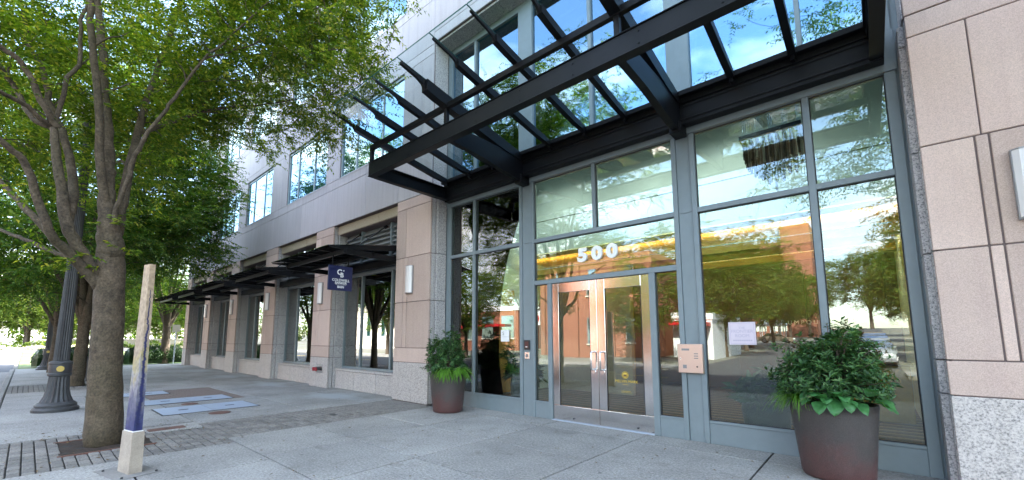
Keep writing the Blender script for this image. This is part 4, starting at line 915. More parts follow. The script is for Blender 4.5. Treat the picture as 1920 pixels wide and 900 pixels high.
LIMBS = {"trunk":[[-8.793,0.926,-0.047,0.235],[-8.801,0.844,1.033,0.2],[-8.806,0.794,2.174,0.185],[-8.81,0.759,2.841,0.17],[-8.82,0.709,3.1910000000000003,0.15],[-8.83,0.679,3.4410000000000003,0.08]],"A":[[-8.81,0.761,2.824,0.215],[-8.817,0.689,3.341,0.165],[-8.874,0.627,3.943,0.125],[-8.926,0.613,4.395,0.11],[-9.036,0.518,5.302,0.08],[-9.151,0.387,6.411,0.07],[-9.374,0.18,7.971,0.055],[-9.7,-0.058,10.318,0.03]],"A2":[[-8.865,0.711,3.268,0.08],[-8.732,0.544,4.056,0.075],[-8.544,0.415,5.065,0.065],[-8.362,0.24,6.1,0.055],[-8.174,0.117,6.945,0.045],[-7.912,-0.268,8.476,0.02]],"R1":[[-8.76,0.756,3.13,0.05],[-8.661,0.741,3.492,0.045],[-8.551,0.834,4.051,0.042],[-8.497,0.872,4.442,0.04],[-8.271,1.106,5.079,0.034],[-8.154,1.262,5.467,0.03],[-8.02,1.578,6.225,0.024],[-7.883,1.931,6.848,0.018],[-7.616,2.559,7.93,0.01]],"R1b":[[-8.02,1.578,6.225,0.02],[-8.175,2.025,6.694,0.017],[-8.328,2.483,7.243,0.013],[-8.456,3.181,8.253,0.008]],"R2":[[-8.908,0.783,3.203,0.13],[-9.052,0.848,3.959,0.09],[-9.291,0.966,5.105,0.075],[-9.576,1.122,6.194,0.065],[-9.854,1.348,7.542,0.055],[-10.127,1.625,9.315,0.045]],"R3":[[-9.291,0.966,5.105,0.05],[-9.543,1.436,5.583,0.04],[-9.674,2.11,6.19,0.032],[-9.77,3.112,6.788,0.022],[-9.857,4.198,7.514,0.01]],"R4":[[-9.576,1.122,6.194,0.05],[-9.913,1.746,6.986,0.042],[-10.237,2.491,8.682,0.035],[-10.546,3.386,10.871,0.028]],"L1":[[-8.812,0.743,2.294,0.15],[-8.789,0.479,2.755,0.105],[-8.764,0.241,3.237,0.095],[-8.727,0.11,3.924,0.075],[-8.689,-0.007,4.524,0.06],[-8.688,0.006,4.677,0.04],[-8.631,0.067,5.408,0.036],[-8.621,0.166,5.686,0.034],[-8.575,0.122,6.317,0.03],[-8.57,0.175,6.792,0.026],[-8.467,0.197,8.021,0.015]],"L2":[[-8.764,0.241,3.237,0.085],[-8.962,0.27,3.865,0.075],[-9.179,0.121,4.654,0.065],[-9.4,-0.073,5.185,0.055],[-9.515,-0.21,5.798,0.045],[-9.634,-0.387,6.215,0.036],[-9.963,-0.649,7.549,0.02]],"L3":[[-8.686,0.027,4.618,0.062],[-8.6,-0.113,4.814,0.055],[-8.522,-0.332,5.281,0.047],[-8.448,-0.586,5.462,0.04],[-8.29,-0.99,5.696,0.02]],"L4":[[-8.691,-0.024,4.6,0.05],[-8.812,-0.221,4.711,0.045],[-9.034,-0.423,5.136,0.04],[-9.154,-0.606,5.471,0.034],[-9.504,-1.068,6.094,0.02]],"L5":[[-8.693,-0.041,4.61,0.045],[-8.517,-0.285,4.747,0.04],[-8.341,-0.522,4.784,0.034],[-7.977,-0.884,4.816,0.02]],"L6":[[-8.818,0.68,2.331,0.11],[-8.657,0.301,2.791,0.08],[-8.53,0.073,3.066,0.07],[-8.308,-0.205,3.85,0.055],[-8.133,-0.452,4.076,0.045],[-7.783,-0.952,4.493,0.02]],"L7":[[-8.744,0.431,2.621,0.075],[-8.98,0.1,3.069,0.065],[-9.215,-0.229,3.528,0.055],[-9.441,-0.466,3.844,0.045],[-9.915,-1.152,4.667,0.02]],"B":[[-8.919,0.677,2.255,0.06],[-9.138,0.509,2.677,0.055],[-9.464,0.275,2.856,0.05],[-9.904,-0.081,3.077,0.04],[-10.445,-0.446,3.318,0.03]]}
def rej_main(p):
    x, y, z = p; d = math.hypot(x+8.8, y-.6)
    if z < 5.2 and d < 1.1: return True
    if x > -7.9 and y < 2.6 and z < 6.9: return True
    if y < .9 and x > -8.5 and z < 5.4: return True
    if y > 4.9: return True
    if y > 1.5 and z < 6.0+.12*(y-1.5): return True
    if z < 4.6: return True
    return False
extra = [LIMBS['trunk'][-1][:3], [-8.72, .6, 2.75], [-8.62, .45, 2.7], [-8.7, .3, 2.55], [-8.6, .15, 2.7], [-8.72, -.05, 2.9], [-8.7, .82, 2.95], [-8.65, .9, 3.35], [-8.66, -.2, 3.3], [-8.6, -.35, 3.6], [-8.55, .1, 4.7], [-8.6, -.3, 5.0], [-8.5, -.1, 5.3]]
tree('street_tree', (-8.8, .92, -.03), list(LIMBS.values()), [((-8.9, 1.1, 7.9), (3.9, 3.7, 3.6), 560), ((-9.4, 2.9, 6.9), (2.6, 1.9, 2.2), 300), ((-11.2, .2, 6.4), (2.6, 2.8, 2.8), 420), ((-8.9, 3.2, 9.0), (2.2, 1.6, 2.0), 150)], 0, (9, 16), .58, .092,
     'large multi-stemmed street tree in the brick strip beside the painted post', leaf='leaf', reject=rej_main, seed=3, extra=extra, group='street trees along the kerb', rings=12, thin=.78)
def generic_limbs(base, h, r, rng, n=7, reach=2.6, fork=2.3):
    x, y, z = base; L = [[[x, y, z-.05, r*1.15], [x+.03, y, z+fork*.3, r*.95], [x+.02, y+.03, z+fork*.75, r*.85], [x, y, z+fork, r*.8]]]
    for k in range(n):
        a = 2*math.pi*k/n+rng.uniform(-.3, .3); e = rng.uniform(.45, 1.)*reach; hh = h*rng.uniform(.62, .92)
        L.append([[x, y, z+fork*rng.uniform(.8, 1.), r*.6], [x+e*.25*math.cos(a), y+e*.25*math.sin(a), z+fork+(hh-fork)*.28, r*.45], [x+e*.6*math.cos(a), y+e*.6*math.sin(a), z+fork+(hh-fork)*.65, r*.28], [x+e*math.cos(a), y+e*math.sin(a), z+hh, r*.08]])
    L.append([[x, y, z+fork*.9, r*.6], [x+.1, y, z+h*.5, r*.4], [x, y+.1, z+h*.75, r*.2], [x, y, z+h*.93, r*.06]]); return L
rg = np.random.default_rng(5)
b2 = (-20.4, 1.26, -.03)
tree('street_tree', b2, generic_limbs(b2, 11.5, .19, rg, 8, 3.2, 2.2), [((-20.4, 1.2, 7.2), (4.5, 4.2, 4.6), 760), ((-20.2, .6, 4.2), (3.8, 3.8, 1.5), 240), ((-19.4, 3.3, 7.0), (2.6, 2.2, 2.8), 280)], 0, (10, 14), .7, .13,
     'second street tree along the kerb, just beyond the fluted lamp post', leaf='leaf_dk', seed=8, group='street trees along the kerb', reject=lambda p: p[2] < 3.0 or (p[2] < 3.9 and math.hypot(p[0]+20.4, p[1]-1.2) < 1.3) or p[1] > 5.4 or (p[1] > .8 and p[2] < 4.4))
b3 = (-36.2, 6.3, -.03)
tree('corner_tree', b3, generic_limbs(b3, 10, .28, rg, 8, 3.2, 2.6), [((-36.2, 6.0, 6.6), (4.6, 4.4, 3.9), 520)], 0, (10, 13), .85, .15,
     'dense dark green tree growing past the far end of the building', leaf='leaf_dk', bark='bark_dark', seed=9, reject=lambda p: p[2] < 2.9)
b4 = (-29.0, .9, -.03)
tree('street_tree', b4, generic_limbs(b4, 9, .16, rg, 7, 3., 2.4), [((-29.0, .9, 6.2), (4.4, 4.2, 3.4), 480)], 0, (10, 13), .8, .14,
     'third street tree along the kerb near the far lamp post', leaf='leaf_dk', seed=12, group='street trees along the kerb', reject=lambda p: p[2] < 3.1 or p[1] > 5.)
b5 = (3.6, .9, -.03)
tree('street_tree', b5, generic_limbs(b5, 9, .2, rg, 8, 3., 2.4), [((3.3, .9, 6.6), (4.2, 3.8, 3.2), 300), ((.4, .2, 7.6), (4.0, 3.6, 2.6), 150)], 0, (9, 14), .66, .10,
     'shady street tree right of the camera, seen reflected in the right window', leaf='leaf', seed=14, group='street trees along the kerb', reject=lambda p: p[2] < 3.8 or p[2] < 3.4+1.15*(-.665*p[0]+.747*p[1]) or p[0] < -3.8 or p[1] > 4.4)
# ---- trees seen sunlit: across the street (reflected in the glass) and beyond the crossing; two models, copied
m1 = tree('roadside_tree', (0, 0, 0), generic_limbs((0, 0, 0), 8.2, .17, rg, 7, 2.6, 2.3), [((0, 0, 5.4), (3.3, 3.3, 3.1), 330)], 0, (9, 12), .75, .17, 'x', leaf='leaf_sun', seed=21, reject=lambda p: p[2] < 2.3)
m2 = tree('roadside_tree', (0, 0, 0), generic_limbs((0, 0, 0), 10.5, .22, rg, 8, 3.2, 2.6), [((0, 0, 6.9), (3.9, 3.7, 4.0), 400)], 0, (9, 12), .85, .19, 'x', leaf='leaf_sun', seed=22, bark='bark_dark', reject=lambda p: p[2] < 2.8)
first = [True, True]
def put(k, x, y, s, rz, label, group, z=None):
    src = (m1, m2)[k]
    if first[k]: o = src; first[k] = False
    else: o = copy_tree(src)
    o.location = (x, y, gz(x, y) if z is None else z); o.scale = (s, s, s); o.rotation_euler = (0, 0, rz); tag(o, label, 'tree', group)
    return o
G1 = 'sunlit trees across the street'; G2 = 'sunlit trees in the park beyond the crossing'
spots = [(0, -26.5, -11.2, 1.0, .3, 'yellow-green street tree across the road, reflected in the left window'), (1, -38, -11.2, .95, 1.3, 'tall street tree across the road, second from the do not enter sign'),
         (0, -12.0, -14.2, .85, 2.2, 'young street tree in front of the red brick building, seen in the door'), (1, -45, -43, 1.5, 2.0, 'tall tree rising behind the cream building end'), (0, -37, -43, 1.8, 5.0, 'broad tree rising behind the low red shop'), (1, -29, -40, 1.5, 4.0, 'tall tree rising behind the left end of the red brick building'), (0, -19, -42, 1.9, 1.0, 'broad tree rising behind the red brick building'), (1, -11.5, -44, 1.35, .4, 'tall tree rising behind the right end of the red brick building'),
         (0, -9.6, -25.0, 1.05, 1.9, 'bright tree at the near left corner of the side street, seen in reflection'), (1, -10.4, -36.0, .95, 2.6, 'second tree on the left of the side street'), (0, -10.2, -50, 1.1, .9, 'third tree on the left of the side street'), (1, -10.4, -66, 1.0, 5.0, 'farthest tree on the left of the side street'),
         (1, 3.6, -19, .85, .2, 'nearest tree on the right of the side street'), (0, 3.0, -31, 1.1, 3.3, 'second tree on the right of the side street'), (1, 3.2, -48, 1.0, 1.0, 'third tree on the right of the side street'), (0, 3.6, -70, 1.2, 1.4, 'fourth tree on the right of the side street'), (1, -1, -140, 2., 1.4, 'farthest tree closing the view at the head of the side street'), (0, -14, -145, 2.6, 2.4, 'far tree left of the head of the side street'), (0, -10.4, -92, 1.6, 3.1, 'tree on the left of the side street below the garage tower'), (1, -14.5, -84, 1.2, .6, 'tree in front of the parking garage decks')]
for k, x, y, s, rz, lab in spots: put(k, x, y, s, rz, lab, G1)
park = [(0, -100.7, -11.0, 1.03, 2.4, 'sunlit park tree leftmost in the front row beyond the crossing'), (1, -100.5, -7.4, 1.02, 2.4, 'sunlit park tree second from the left in the front row beyond the crossing'), (0, -102.8, -3.8, 1.2, 4.6, 'sunlit park tree third from the left in the front row beyond the crossing'), (1, -100.7, -0.2, 1.13, 1.7, 'sunlit park tree fourth from the left in the front row beyond the crossing'), (0, -100.5, 3.4, 1.03, 1.3, 'sunlit park tree fifth from the left in the front row beyond the crossing'), (1, -102.8, 7.0, 1.21, 4.8, 'sunlit park tree sixth from the left in the front row beyond the crossing'), (0, -102.4, 10.6, 1.05, 1.9, 'sunlit park tree seventh from the left in the front row beyond the crossing'), (1, -101.9, 14.2, 1.18, 5.1, 'sunlit park tree eighth from the left in the front row beyond the crossing'), (0, -102.6, 17.8, 1.02, 3.6, 'sunlit park tree ninth from the left in the front row beyond the crossing'), (1, -102.0, 21.4, 1.13, 1.1, 'sunlit park tree tenth from the left in the front row beyond the crossing'), (1, -114.4, -16.0, 1.48, 5.6, 'tall sunlit park tree leftmost in the back row beyond the crossing'), (0, -116.3, -10.6, 1.61, 1.8, 'tall sunlit park tree second from the left in the back row beyond the crossing'), (1, -116.5, -5.2, 1.62, 5.3, 'tall sunlit park tree third from the left in the back row beyond the crossing'), (0, -116.2, 0.2, 1.6, 2.5, 'tall sunlit park tree fourth from the left in the back row beyond the crossing'), (1, -115.0, 5.6, 1.58, 1.0, 'tall sunlit park tree fifth from the left in the back row beyond the crossing'), (0, -113.5, 11.0, 1.69, 0.3, 'tall sunlit park tree sixth from the left in the back row beyond the crossing'), (1, -112.2, 16.4, 1.64, 1.7, 'tall sunlit park tree seventh from the left in the back row beyond the crossing'), (0, -114.7, 21.8, 1.59, 2.1, 'tall sunlit park tree eighth from the left in the back row beyond the crossing')]
for k, x, y, s, rz, lab in park: put(k, x, y, s, rz, lab, G2, z=-.15)
# ---- hedge, flower bed and lawn beyond the pavement end
def leaf_mass(name, parent, fn, n, L, m, rng, flat=.2, ratio=.45, outward=None):
    P, Nn = fn(n, rng); D = unit(rng.normal(0, 1, P.shape)+Nn*.5); N = unit(Nn+rng.normal(0, .5, P.shape)); N = unit(N-D*(N*D).sum(1)[:, None])
    LL = L*rng.uniform(.6, 1.3, n); me = leaf_mesh(name, P, D, N, LL, LL*ratio); o = link(name, me, m, parent); tag(o, kind='stuff'); return o
def hedge(x, y0, y1, w, h, label, seed):
    t = wthing('clipped_hedge', (x, (y0+y1)/2, -.03), label, 'hedge'); rng = np.random.default_rng(seed)
    mb = MB(); n = 18; prof = [(-.5, 0), (-.5, .55), (-.42, .85), (-.2, .98), (0, 1.), (.2, .98), (.42, .85), (.5, .55), (.5, 0)]
    for i in range(n+1):
        yy = y0+(y1-y0)*i/n; k = .55 if i in (0, n) else .92+.1*math.sin(i*2.1)
        for a, b in prof: mb.v.append((x+a*w*k*.93, yy, -.05+b*h*k*.93))
    q = len(prof); mb.f = [(i*q+j, i*q+j+1, (i+1)*q+j+1, (i+1)*q+j) for i in range(n) for j in range(q-1)]+[tuple(range(q)), tuple(range(n*q, n*q+q))]
    mb.build('core', 'leaf_hedge', t)
    def fn(n_, rng):
        u = rng.uniform(0, 1, n_); a = rng.uniform(-.15*math.pi, 1.15*math.pi, n_); e = np.sqrt(np.clip(1-((u-.5)*2)**8, .2, 1)); lump = 1+.07*np.sin(u*40)+.05*np.sin(u*91)
        r = rng.uniform(.93, 1.04, n_)*lump*e; P = np.stack([x+np.cos(a)*w*.5*r, y0+(y1-y0)*u, np.maximum(.02, np.sin(a)*h*.55*r+h*.45*r)], 1); return P, np.stack([np.cos(a), 0*a, np.sin(a)], 1)
    leaf_mass('leaves', t, fn, 9000, .09, 'leaf_hedge', rng)
hedge(-37.5, .3, 4.2, 1.6, 1.05, 'dark clipped hedge at the kerb end of the pavement', 31)
hedge(-36.6, 4.3, 7.6, 1.5, 1.05, 'dark clipped hedge beside the far end of the building', 32)
sheet('lawn', 'grass', -150, -96, -60, 80, -.12); sheet('verge', 'grass', -80, -33.6, -.2, 40, -.13)
sheet('park_path', 'ground', -108, -104.5, -50, 60, -.115)
tag(box('park_kerb', 'kerb', None, -96.3, -95.9, -60, 60, -.3, .0), kind='structure')
def bed(x0, x1, y0, y1, h, n, L, m, name, label, seed):
    t = wthing(name, ((x0+x1)/2, (y0+y1)/2, -.1), label, 'flower bed' if 'flower' in label else 'shrubs'); rng = np.random.default_rng(seed)
    def fn(n_, rng):
        X = rng.uniform(x0, x1, n_); Yy = rng.uniform(y0, y1, n_); H = h*(.55+.3*np.sin(Yy*1.3)+.2*np.sin(X*2.1+Yy*.7)); P = np.stack([X, Yy, -.1+H*rng.uniform(.1, 1, n_)**.5], 1); return P, np.tile(np.array([0, 0, 1.]), (n_, 1))
    o = leaf_mass('foliage', t, fn, n, L, m, rng); tag(t, kind='stuff'); return t
bed(-100, -97.5, -14, 6, 1.5, 5000, .3, 'leaf_sun', 'shrub_bed', 'low green shrubs beyond the cross street', 41)
bed(-97.4, -96.4, -14, 8, .8, 2600, .26, 'bloom', 'flower_bed', 'strip of white flowers along the far kerb', 42)
bed(-101, -99, 6, 24, 1.4, 4000, .3, 'leaf_sun', 'shrub_bed', 'low shrubs left of the building end', 43)
bed(-142, -136, -60, 70, 11., 12000, 1.0, 'leaf_sun', 'woodland', 'far sunlit wood closing the view beyond the park trees', 44)
PW = wthing('garden_wall', (-103.5, 22, -.1), 'low sunlit tan garden wall left of the building end', 'wall')
box('wall', 'tan', PW, -103.7, -103.3, 4, 42, -.2, 1.5); box('coping', 'cream', PW, -103.8, -103.2, 3.9, 42.1, 1.5, 1.6)
# ================================================================== PLANTERS
def planter(x, y, r0, r1, h, label):
    t = wthing('planter', (x, y, 0), label, 'planter', 'maroon planters flanking the entrance'); b = MB()
    prof = [(r0-.035, .0), (r0-.01, .012), (r0, .04)]+[(r0+(r1-r0)*k/8, .04+(h-.05)*k/8) for k in range(1, 9)]+[(r1+.004, h-.006), (r1-.012, h), (r1-.03, h-.004), (r1-.045, h-.06)]
    b.lathe(prof, 48, (x, y, 0)); b.build('pot', 'pot', t, smooth=True)
    b = MB(); b.lathe([(r1-.05, h-.07), (0, h-.05)], 24, (x, y, 0)); b.build('soil', 'soil', t)
planter(-7.03, 6.20, .32, .405, .82, 'tall maroon glazed planter left of the entrance against the granite pier')
planter(-.43, 6.28, .335, .415, .83, 'tall maroon glazed planter in the right foreground before the window')
def shrub(x, y, z, rx, rz_, n, L, label, seed, leaf='leaf_shrub', ratio=.36):
    t = wthing('potted_shrub', (x, y, z), label, 'shrub'); rng = np.random.default_rng(seed); b = MB(); tips = []
    for k in range(n):
        v = rng.normal(0, 1, 3); v[2] = abs(v[2])*.9+.05; v /= np.linalg.norm(v); q = rng.uniform(.35, 1.)**.5*(1+.16*math.sin(5*v[0]+3*v[1])+rng.normal(0, .07)+(.18 if rng.uniform() < .07 else 0))
        p = np.array([x, y, z])+v*np.array([rx, rx, rz_])*q; tips.append(p)
        if k % 4 == 0: b.tube(smooth_path([[x+v[0]*.05, y+v[1]*.05, z-.03], [x+v[0]*rx*.4, y+v[1]*rx*.4, z+v[2]*rz_*.5*q], list(p)], 3), [.006]*6+[.003], 4, cap=False)
    b.build('stems', 'bark_dark', t); tips = np.array(tips)
    # whorls of narrow leaves at each tip
    m = 11; T = np.repeat(tips, m, 0); out = unit(T-np.array([x, y, z-.1])); a = rng.uniform(0, 2*math.pi, len(T)); up = unit(out+np.array([0, 0, .5]))
    u = unit(np.cross(up, np.array([.3, .5, .1]))); w = np.cross(up, u); rad = u*np.cos(a)[:, None]+w*np.sin(a)[:, None]
    D = unit(rad*.9+up*rng.uniform(.1, .9, len(T))[:, None]); N = unit(up*1.+rng.normal(0, .25, T.shape)-rad*.3); N = unit(N-D*(N*D).sum(1)[:, None])
    P = T+rng.normal(0, .012, T.shape)-up*(rng.uniform(0, .07, len(T)))[:, None]; LL = L*np.repeat(rng.uniform(.7, 1.35, len(tips)), m)*rng.uniform(.6, 1.25, len(T))
    me = leaf_mesh('foliage', P, D, N, LL, LL*ratio); tag(link('foliage', me, leaf, t), kind='stuff'); return t
shrub(-7.06, 6.22, .84, .46, .92, 560, .064, 'dome-shaped dark green shrub growing in the left planter', 51)
shrub(-.40, 6.38, .90, .54, .74, 850, .066, 'spreading dark green shrub growing in the right planter', 52)
def grass_tuft(x, y, z, n, L, ang, label, seed, wid=.012):
    t = wthing('ornamental_grass', (x, y, z), label, 'grass'); rng = np.random.default_rng(seed); b = MB()
    for k in range(n):
        a = ang+rng.normal(0, .75); l = L*rng.uniform(.6, 1.15); sx, sy = x+rng.normal(0, .05), y+rng.normal(0, .05); e = rng.uniform(.5, 1.1); pts = []
        for q in np.linspace(0, 1, 6): pts.append((sx+math.cos(a)*l*q*.9, sy+math.sin(a)*l*q*.9, z+l*(e*q-1.15*q*q)))
        px, py = -math.sin(a), math.cos(a); v0 = len(b.v)
        for i, p in enumerate(pts):
            ww = wid*(1-(i/5)**2)+.001; b.v += [(p[0]-px*ww, p[1]-py*ww, p[2]), (p[0]+px*ww, p[1]+py*ww, p[2]+.002)]
        b.f += [(v0+2*i, v0+2*i+1, v0+2*i+3, v0+2*i+2) for i in range(5)]
    tag(b.build('blades', 'leaf_grass', t), kind='stuff'); return t
grass_tuft(-6.88, 5.98, .86, 150, .34, -.75, 'bright green arching grass spilling over the front of the left planter', 61)
grass_tuft(-6.72, 6.18, .86, 110, .36, -.2, 'bright green arching grass at the right rim of the left planter', 63)
grass_tuft(-.72, 6.12, .86, 130, .30, 3.6, 'thin green grass spilling over the left rim of the right planter', 62, .006)
BL = wthing('broad_leaf_plant', (-.32, 5.95, .84), 'rosette of large round glossy leaves over the front of the right planter', 'plant')
def broad(sz):
    b = MB(); n = 8
    for i in range(n+1):
        u = i/n; w = sz*.40*math.sin(math.pi*min(1, .08+u*.94))**.75; 
        for j, s in enumerate((-1, -.5, 0, .5, 1)): b.v.append((u*sz, s*w, .10*sz*math.sin(u*2.4)-.22*sz*u*u+.10*w*abs(s)*2+.012*math.sin(u*9+s*3)))
    b.f = [(i*5+j, i*5+j+1, (i+1)*5+j+1, (i+1)*5+j) for i in range(n) for j in range(4)]; b.smooth = True; return b.mesh('leaf')
bl = [broad(.21), broad(.165)]
lm = leafmat('broad_leaf', (.045, .17, .055), (.075, .23, .07), .28, rough=.3, scale=14)
for k, (a, ln, tilt) in enumerate([(-1.9, 0, .55), (-1.5, 0, .75), (-1.1, 0, .6), (-2.4, 0, .5), (-.7, 0, .45), (-1.7, 1, .1), (-1.2, 1, .0), (-2.2, 1, .1), (-.4, 1, .3), (-2.8, 1, .35), (-1.45, 1, -.5), (-.9, 1, -.7), (-2.0, 0, -.45), (-.1, 0, .5), (-3.1, 1, .0)]):
    ox = {13: .12, 8: .12, 11: .14}.get(k, 0)
    o = link('leaf', bl[ln], lm, BL); o.location = (-.40+ox*1.3+.20*math.cos(a), 6.10+.20*math.sin(a)+.015*(k % 3), .88+.022*(k % 4)); o.rotation_euler = (random.uniform(-.25, .25), tilt, a)
# lobby plants
for x, y, lab, sd in ((-6.35, 8.0, 'dark leafy plant in a dark pot behind the left entrance window', 71), (-1.35, 7.75, 'low spiky plant in a dark pot behind the right entrance window', 72)):
    t = wthing('indoor_planter', (x, y, 0), lab.replace('leafy plant in a dark pot', 'round pot of the leafy plant').replace('low spiky plant in a dark pot', 'round pot of the spiky plant'), 'planter'); b = MB(); b.lathe([(.20, 0), (.30, .12), (.33, .45), (.31, .62), (.27, .60)], 32, (x, y, 0)); b.build('pot', 'potdark', t, smooth=True)
    shrub(x, y, .6, .42 if sd == 71 else .4, .95 if sd == 71 else .4, 90, .2, lab, sd, 'leaf_int', .3)

# ================================================================== STREET LAMPS
def street_lamp(x, y, label, k=1., detail=True):
    t = wthing('street_lamp', (x, y, 0), label, 'street lamp', 'fluted cast-iron street lamps'); c = (x, y, 0)
    b = MB(); b.lathe([(.37, 0), (.375, .05), (.35, .09), (.33, .10), (.335, .14), (.29, .19), (.27, .20)], 40, c); b.build('base', 'lamp_iron', t)
    b = MB(); b.lathe([(.265, .20, .02), (.215, .32, .022), (.185, .45, .02), (.17, .62, .018), (.165, .74, .015)], 36, c); b.build('flared_foot', 'lamp_iron', t)
    b = MB(); b.lathe([(.165, .74), (.19, .76), (.195, .80), (.185, .82), (.19, .92), (.185, 1.0), (.195, 1.02), (.19, 1.05), (.16, 1.07), (.135, 1.08)], 40, c); cl = b.build('collar', 'lamp_iron', t)
    a = math.atan2(-y, -x)
    b = MB(); b.tube([(x+.185*math.cos(a), y+.185*math.sin(a), .91), (x+.203*math.cos(a), y+.203*math.sin(a), .91)], .062, 18); b.build('badge', 'brass', cl)
    b = MB(); b.lathe([(.132, 1.08, .016), (.118, 2.2, .014), (.10, 3.6, .012), (.085, 5.2, .01), (.08, 6.1, .008)], 40, c); b.build('fluted_shaft', 'lamp_iron', t)
    b = MB(); b.lathe([(.08, 6.1), (.12, 6.13), (.12, 6.2), (.09, 6.25), (.13, 6.4), (.17, 6.55), (.17, 6.6), (.11, 6.62)], 24, c); b.build('capital', 'lamp_iron', t)
    b = MB(); b.lathe([(.12, 6.62), (.24, 6.75), (.29, 6.95), (.27, 7.12), (.18, 7.26), (0, 7.30)], 28, c); b.build('globe', 'lampglass', t, smooth=True)
    b = MB(); b.lathe([(.20, 7.22), (.23, 7.25), (.1, 7.36), (.03, 7.42), (0, 7.55)], 20, c); b.build('finial', 'lamp_iron', t)
street_lamp(-13.48, .55, 'near fluted grey street lamp with gold badge behind the large tree')
street_lamp(-31.9, .79, 'far fluted grey street lamp by the hedge')

# ================================================================== PAINTED POST
PP = empty('painted_post', (-6.67, .94, 0), R(12), 'tapering painted slab post of beige, white and deep blue on a pale block', 'sculpture')
ntp = NT('painted_timber_slab'); pr = ntp.n('BsdfPrincipled', Roughness=.6); tc = ntp.n('TexCoord'); sp = ntp.n('SeparateXYZ'); ntp.l(tc.outputs['Object'], sp.inputs[0])
nz = ntp.n('TexNoise', Scale=3.0, Detail=6., Roughness=.65); mpp = ntp.n('Mapping'); mpp.inputs['Scale'].default_value = (3.0, 3.0, 1.1); ntp.l(tc.outputs['Object'], mpp.inputs['Vector']); ntp.l(mpp.outputs[0], nz.inputs['Vector'])
ad = ntp.n('Math', operation='MULTIPLY_ADD'); ad.inputs[1].default_value = 1.3; ntp.l(nz.outputs['Fac'], ad.inputs[0]); ntp.l(sp.outputs['Z'], ad.inputs[2])
mr = ntp.n('MapRange'); mr.inputs['From Min'].default_value = .45; mr.inputs['From Max'].default_value = 3.0; ntp.l(ad.outputs[0], mr.inputs['Value'])
rpp = ramp(ntp, mr.outputs[0], [(0, (.016, .022, .085)), (.30, (.035, .045, .14)), (.42, (.12, .12, .17)), (.50, (.27, .26, .27)), (.57, (.40, .33, .15)), (.62, (.38, .30, .215)), (1, (.42, .31, .20))])
# a dark ragged vein of paint running up the narrow face
wv = ntp.n('TexNoise', Scale=2.6, Detail=7., Roughness=.7); ntp.l(sp.outputs['Z'], wv.inputs['Vector'])
nf = ntp.n('TexNoise', Scale=22., Detail=4.); ntp.l(tc.outputs['Object'], nf.inputs['Vector'])
q1 = ntp.n('Math', operation='MULTIPLY_ADD'); q1.inputs[1].default_value = .12; q1.inputs[2].default_value = -.06; ntp.l(wv.outputs['Fac'], q1.inputs[0])
q2 = ntp.n('Math', operation='SUBTRACT'); ntp.l(sp.outputs['Y'], q2.inputs[0]); ntp.l(q1.outputs[0], q2.inputs[1]); q3 = ntp.n('Math', operation='ABSOLUTE'); ntp.l(q2.outputs[0], q3.inputs[0])
zr = ntp.n('MapRange'); zr.inputs['From Min'].default_value = 2.3; zr.inputs['From Max'].default_value = .6; zr.inputs['To Min'].default_value = .002; zr.inputs['To Max'].default_value = .035; ntp.l(sp.outputs['Z'], zr.inputs['Value'])
zn = ntp.n('Math', operation='MULTIPLY'); ntp.l(zr.outputs[0], zn.inputs[0]); ntp.l(nf.outputs['Fac'], zn.inputs[1]); zm = ntp.n('Math', operation='MULTIPLY'); zm.inputs[1].default_value = 1.9; ntp.l(zn.outputs[0], zm.inputs[0])
q4 = ntp.n('MapRange'); ntp.l(q3.outputs[0], q4.inputs['Value']); ntp.l(zm.outputs[0], q4.inputs['From Max']); q4.inputs['To Min'].default_value = 1.6; q4.inputs['To Max'].default_value = 0.
zl = ntp.n('Math', operation='LESS_THAN'); zl.inputs[1].default_value = 2.15; ntp.l(sp.outputs['Z'], zl.inputs[0]); xg = ntp.n('Math', operation='GREATER_THAN'); xg.inputs[1].default_value = .07; ntp.l(sp.outputs['X'], xg.inputs[0])
q5 = ntp.n('Math', operation='MULTIPLY'); ntp.l(q4.outputs[0], q5.inputs[0]); ntp.l(zl.outputs[0], q5.inputs[1]); q6 = ntp.n('Math', operation='MULTIPLY'); q6.use_clamp = True; ntp.l(q5.outputs[0], q6.inputs[0]); ntp.l(xg.outputs[0], q6.inputs[1])
mxp = ntp.n('MixRGB', Color2=(.012, .016, .085, 1)); ntp.l(q6.outputs[0], mxp.inputs['Fac']); ntp.l(rpp.outputs['Color'], mxp.inputs['Color1'])
gr = ntp.n('MixRGB', blend_type='MULTIPLY', Fac=1.0); rg2 = ramp(ntp, nf.outputs['Fac'], [(.3, .65), (.7, 1.15)]); ntp.l(mxp.outputs['Color'], gr.inputs['Color1']); ntp.l(rg2.outputs['Color'], gr.inputs['Color2']); ntp.l(gr.outputs['Color'], pr.inputs['Base Color']); ntp.l(pr.outputs[0], ntp.out.inputs['Surface'])
b = MB()
def slab_block(b, z0, z1, lx0, ly0, lx1, ly1):
    b.add([(-lx0, -ly0, z0), (lx0, -ly0, z0), (lx0, ly0, z0), (-lx0, ly0, z0), (-lx1, -ly1, z1), (lx1, -ly1, z1), (lx1, ly1, z1), (-lx1, ly1, z1)], [(0, 3, 2, 1), (4, 5, 6, 7), (0, 1, 5, 4), (1, 2, 6, 5), (2, 3, 7, 6), (3, 0, 4, 7)])
slab_block(b, .006, .47, .150, .064, .138, .058); o = b.build('base_block', surf('cast_stone_block', (.41, .35, .28), .8, grain=(60, .15), blotch=[(3, (.33, .28, .22), .7), (9, (.22, .19, .16), .4)]), PP)
b = MB(); slab_block(b, .462, .480, .125, .050, .125, .050); b.build('grout_bed', 'white', PP)
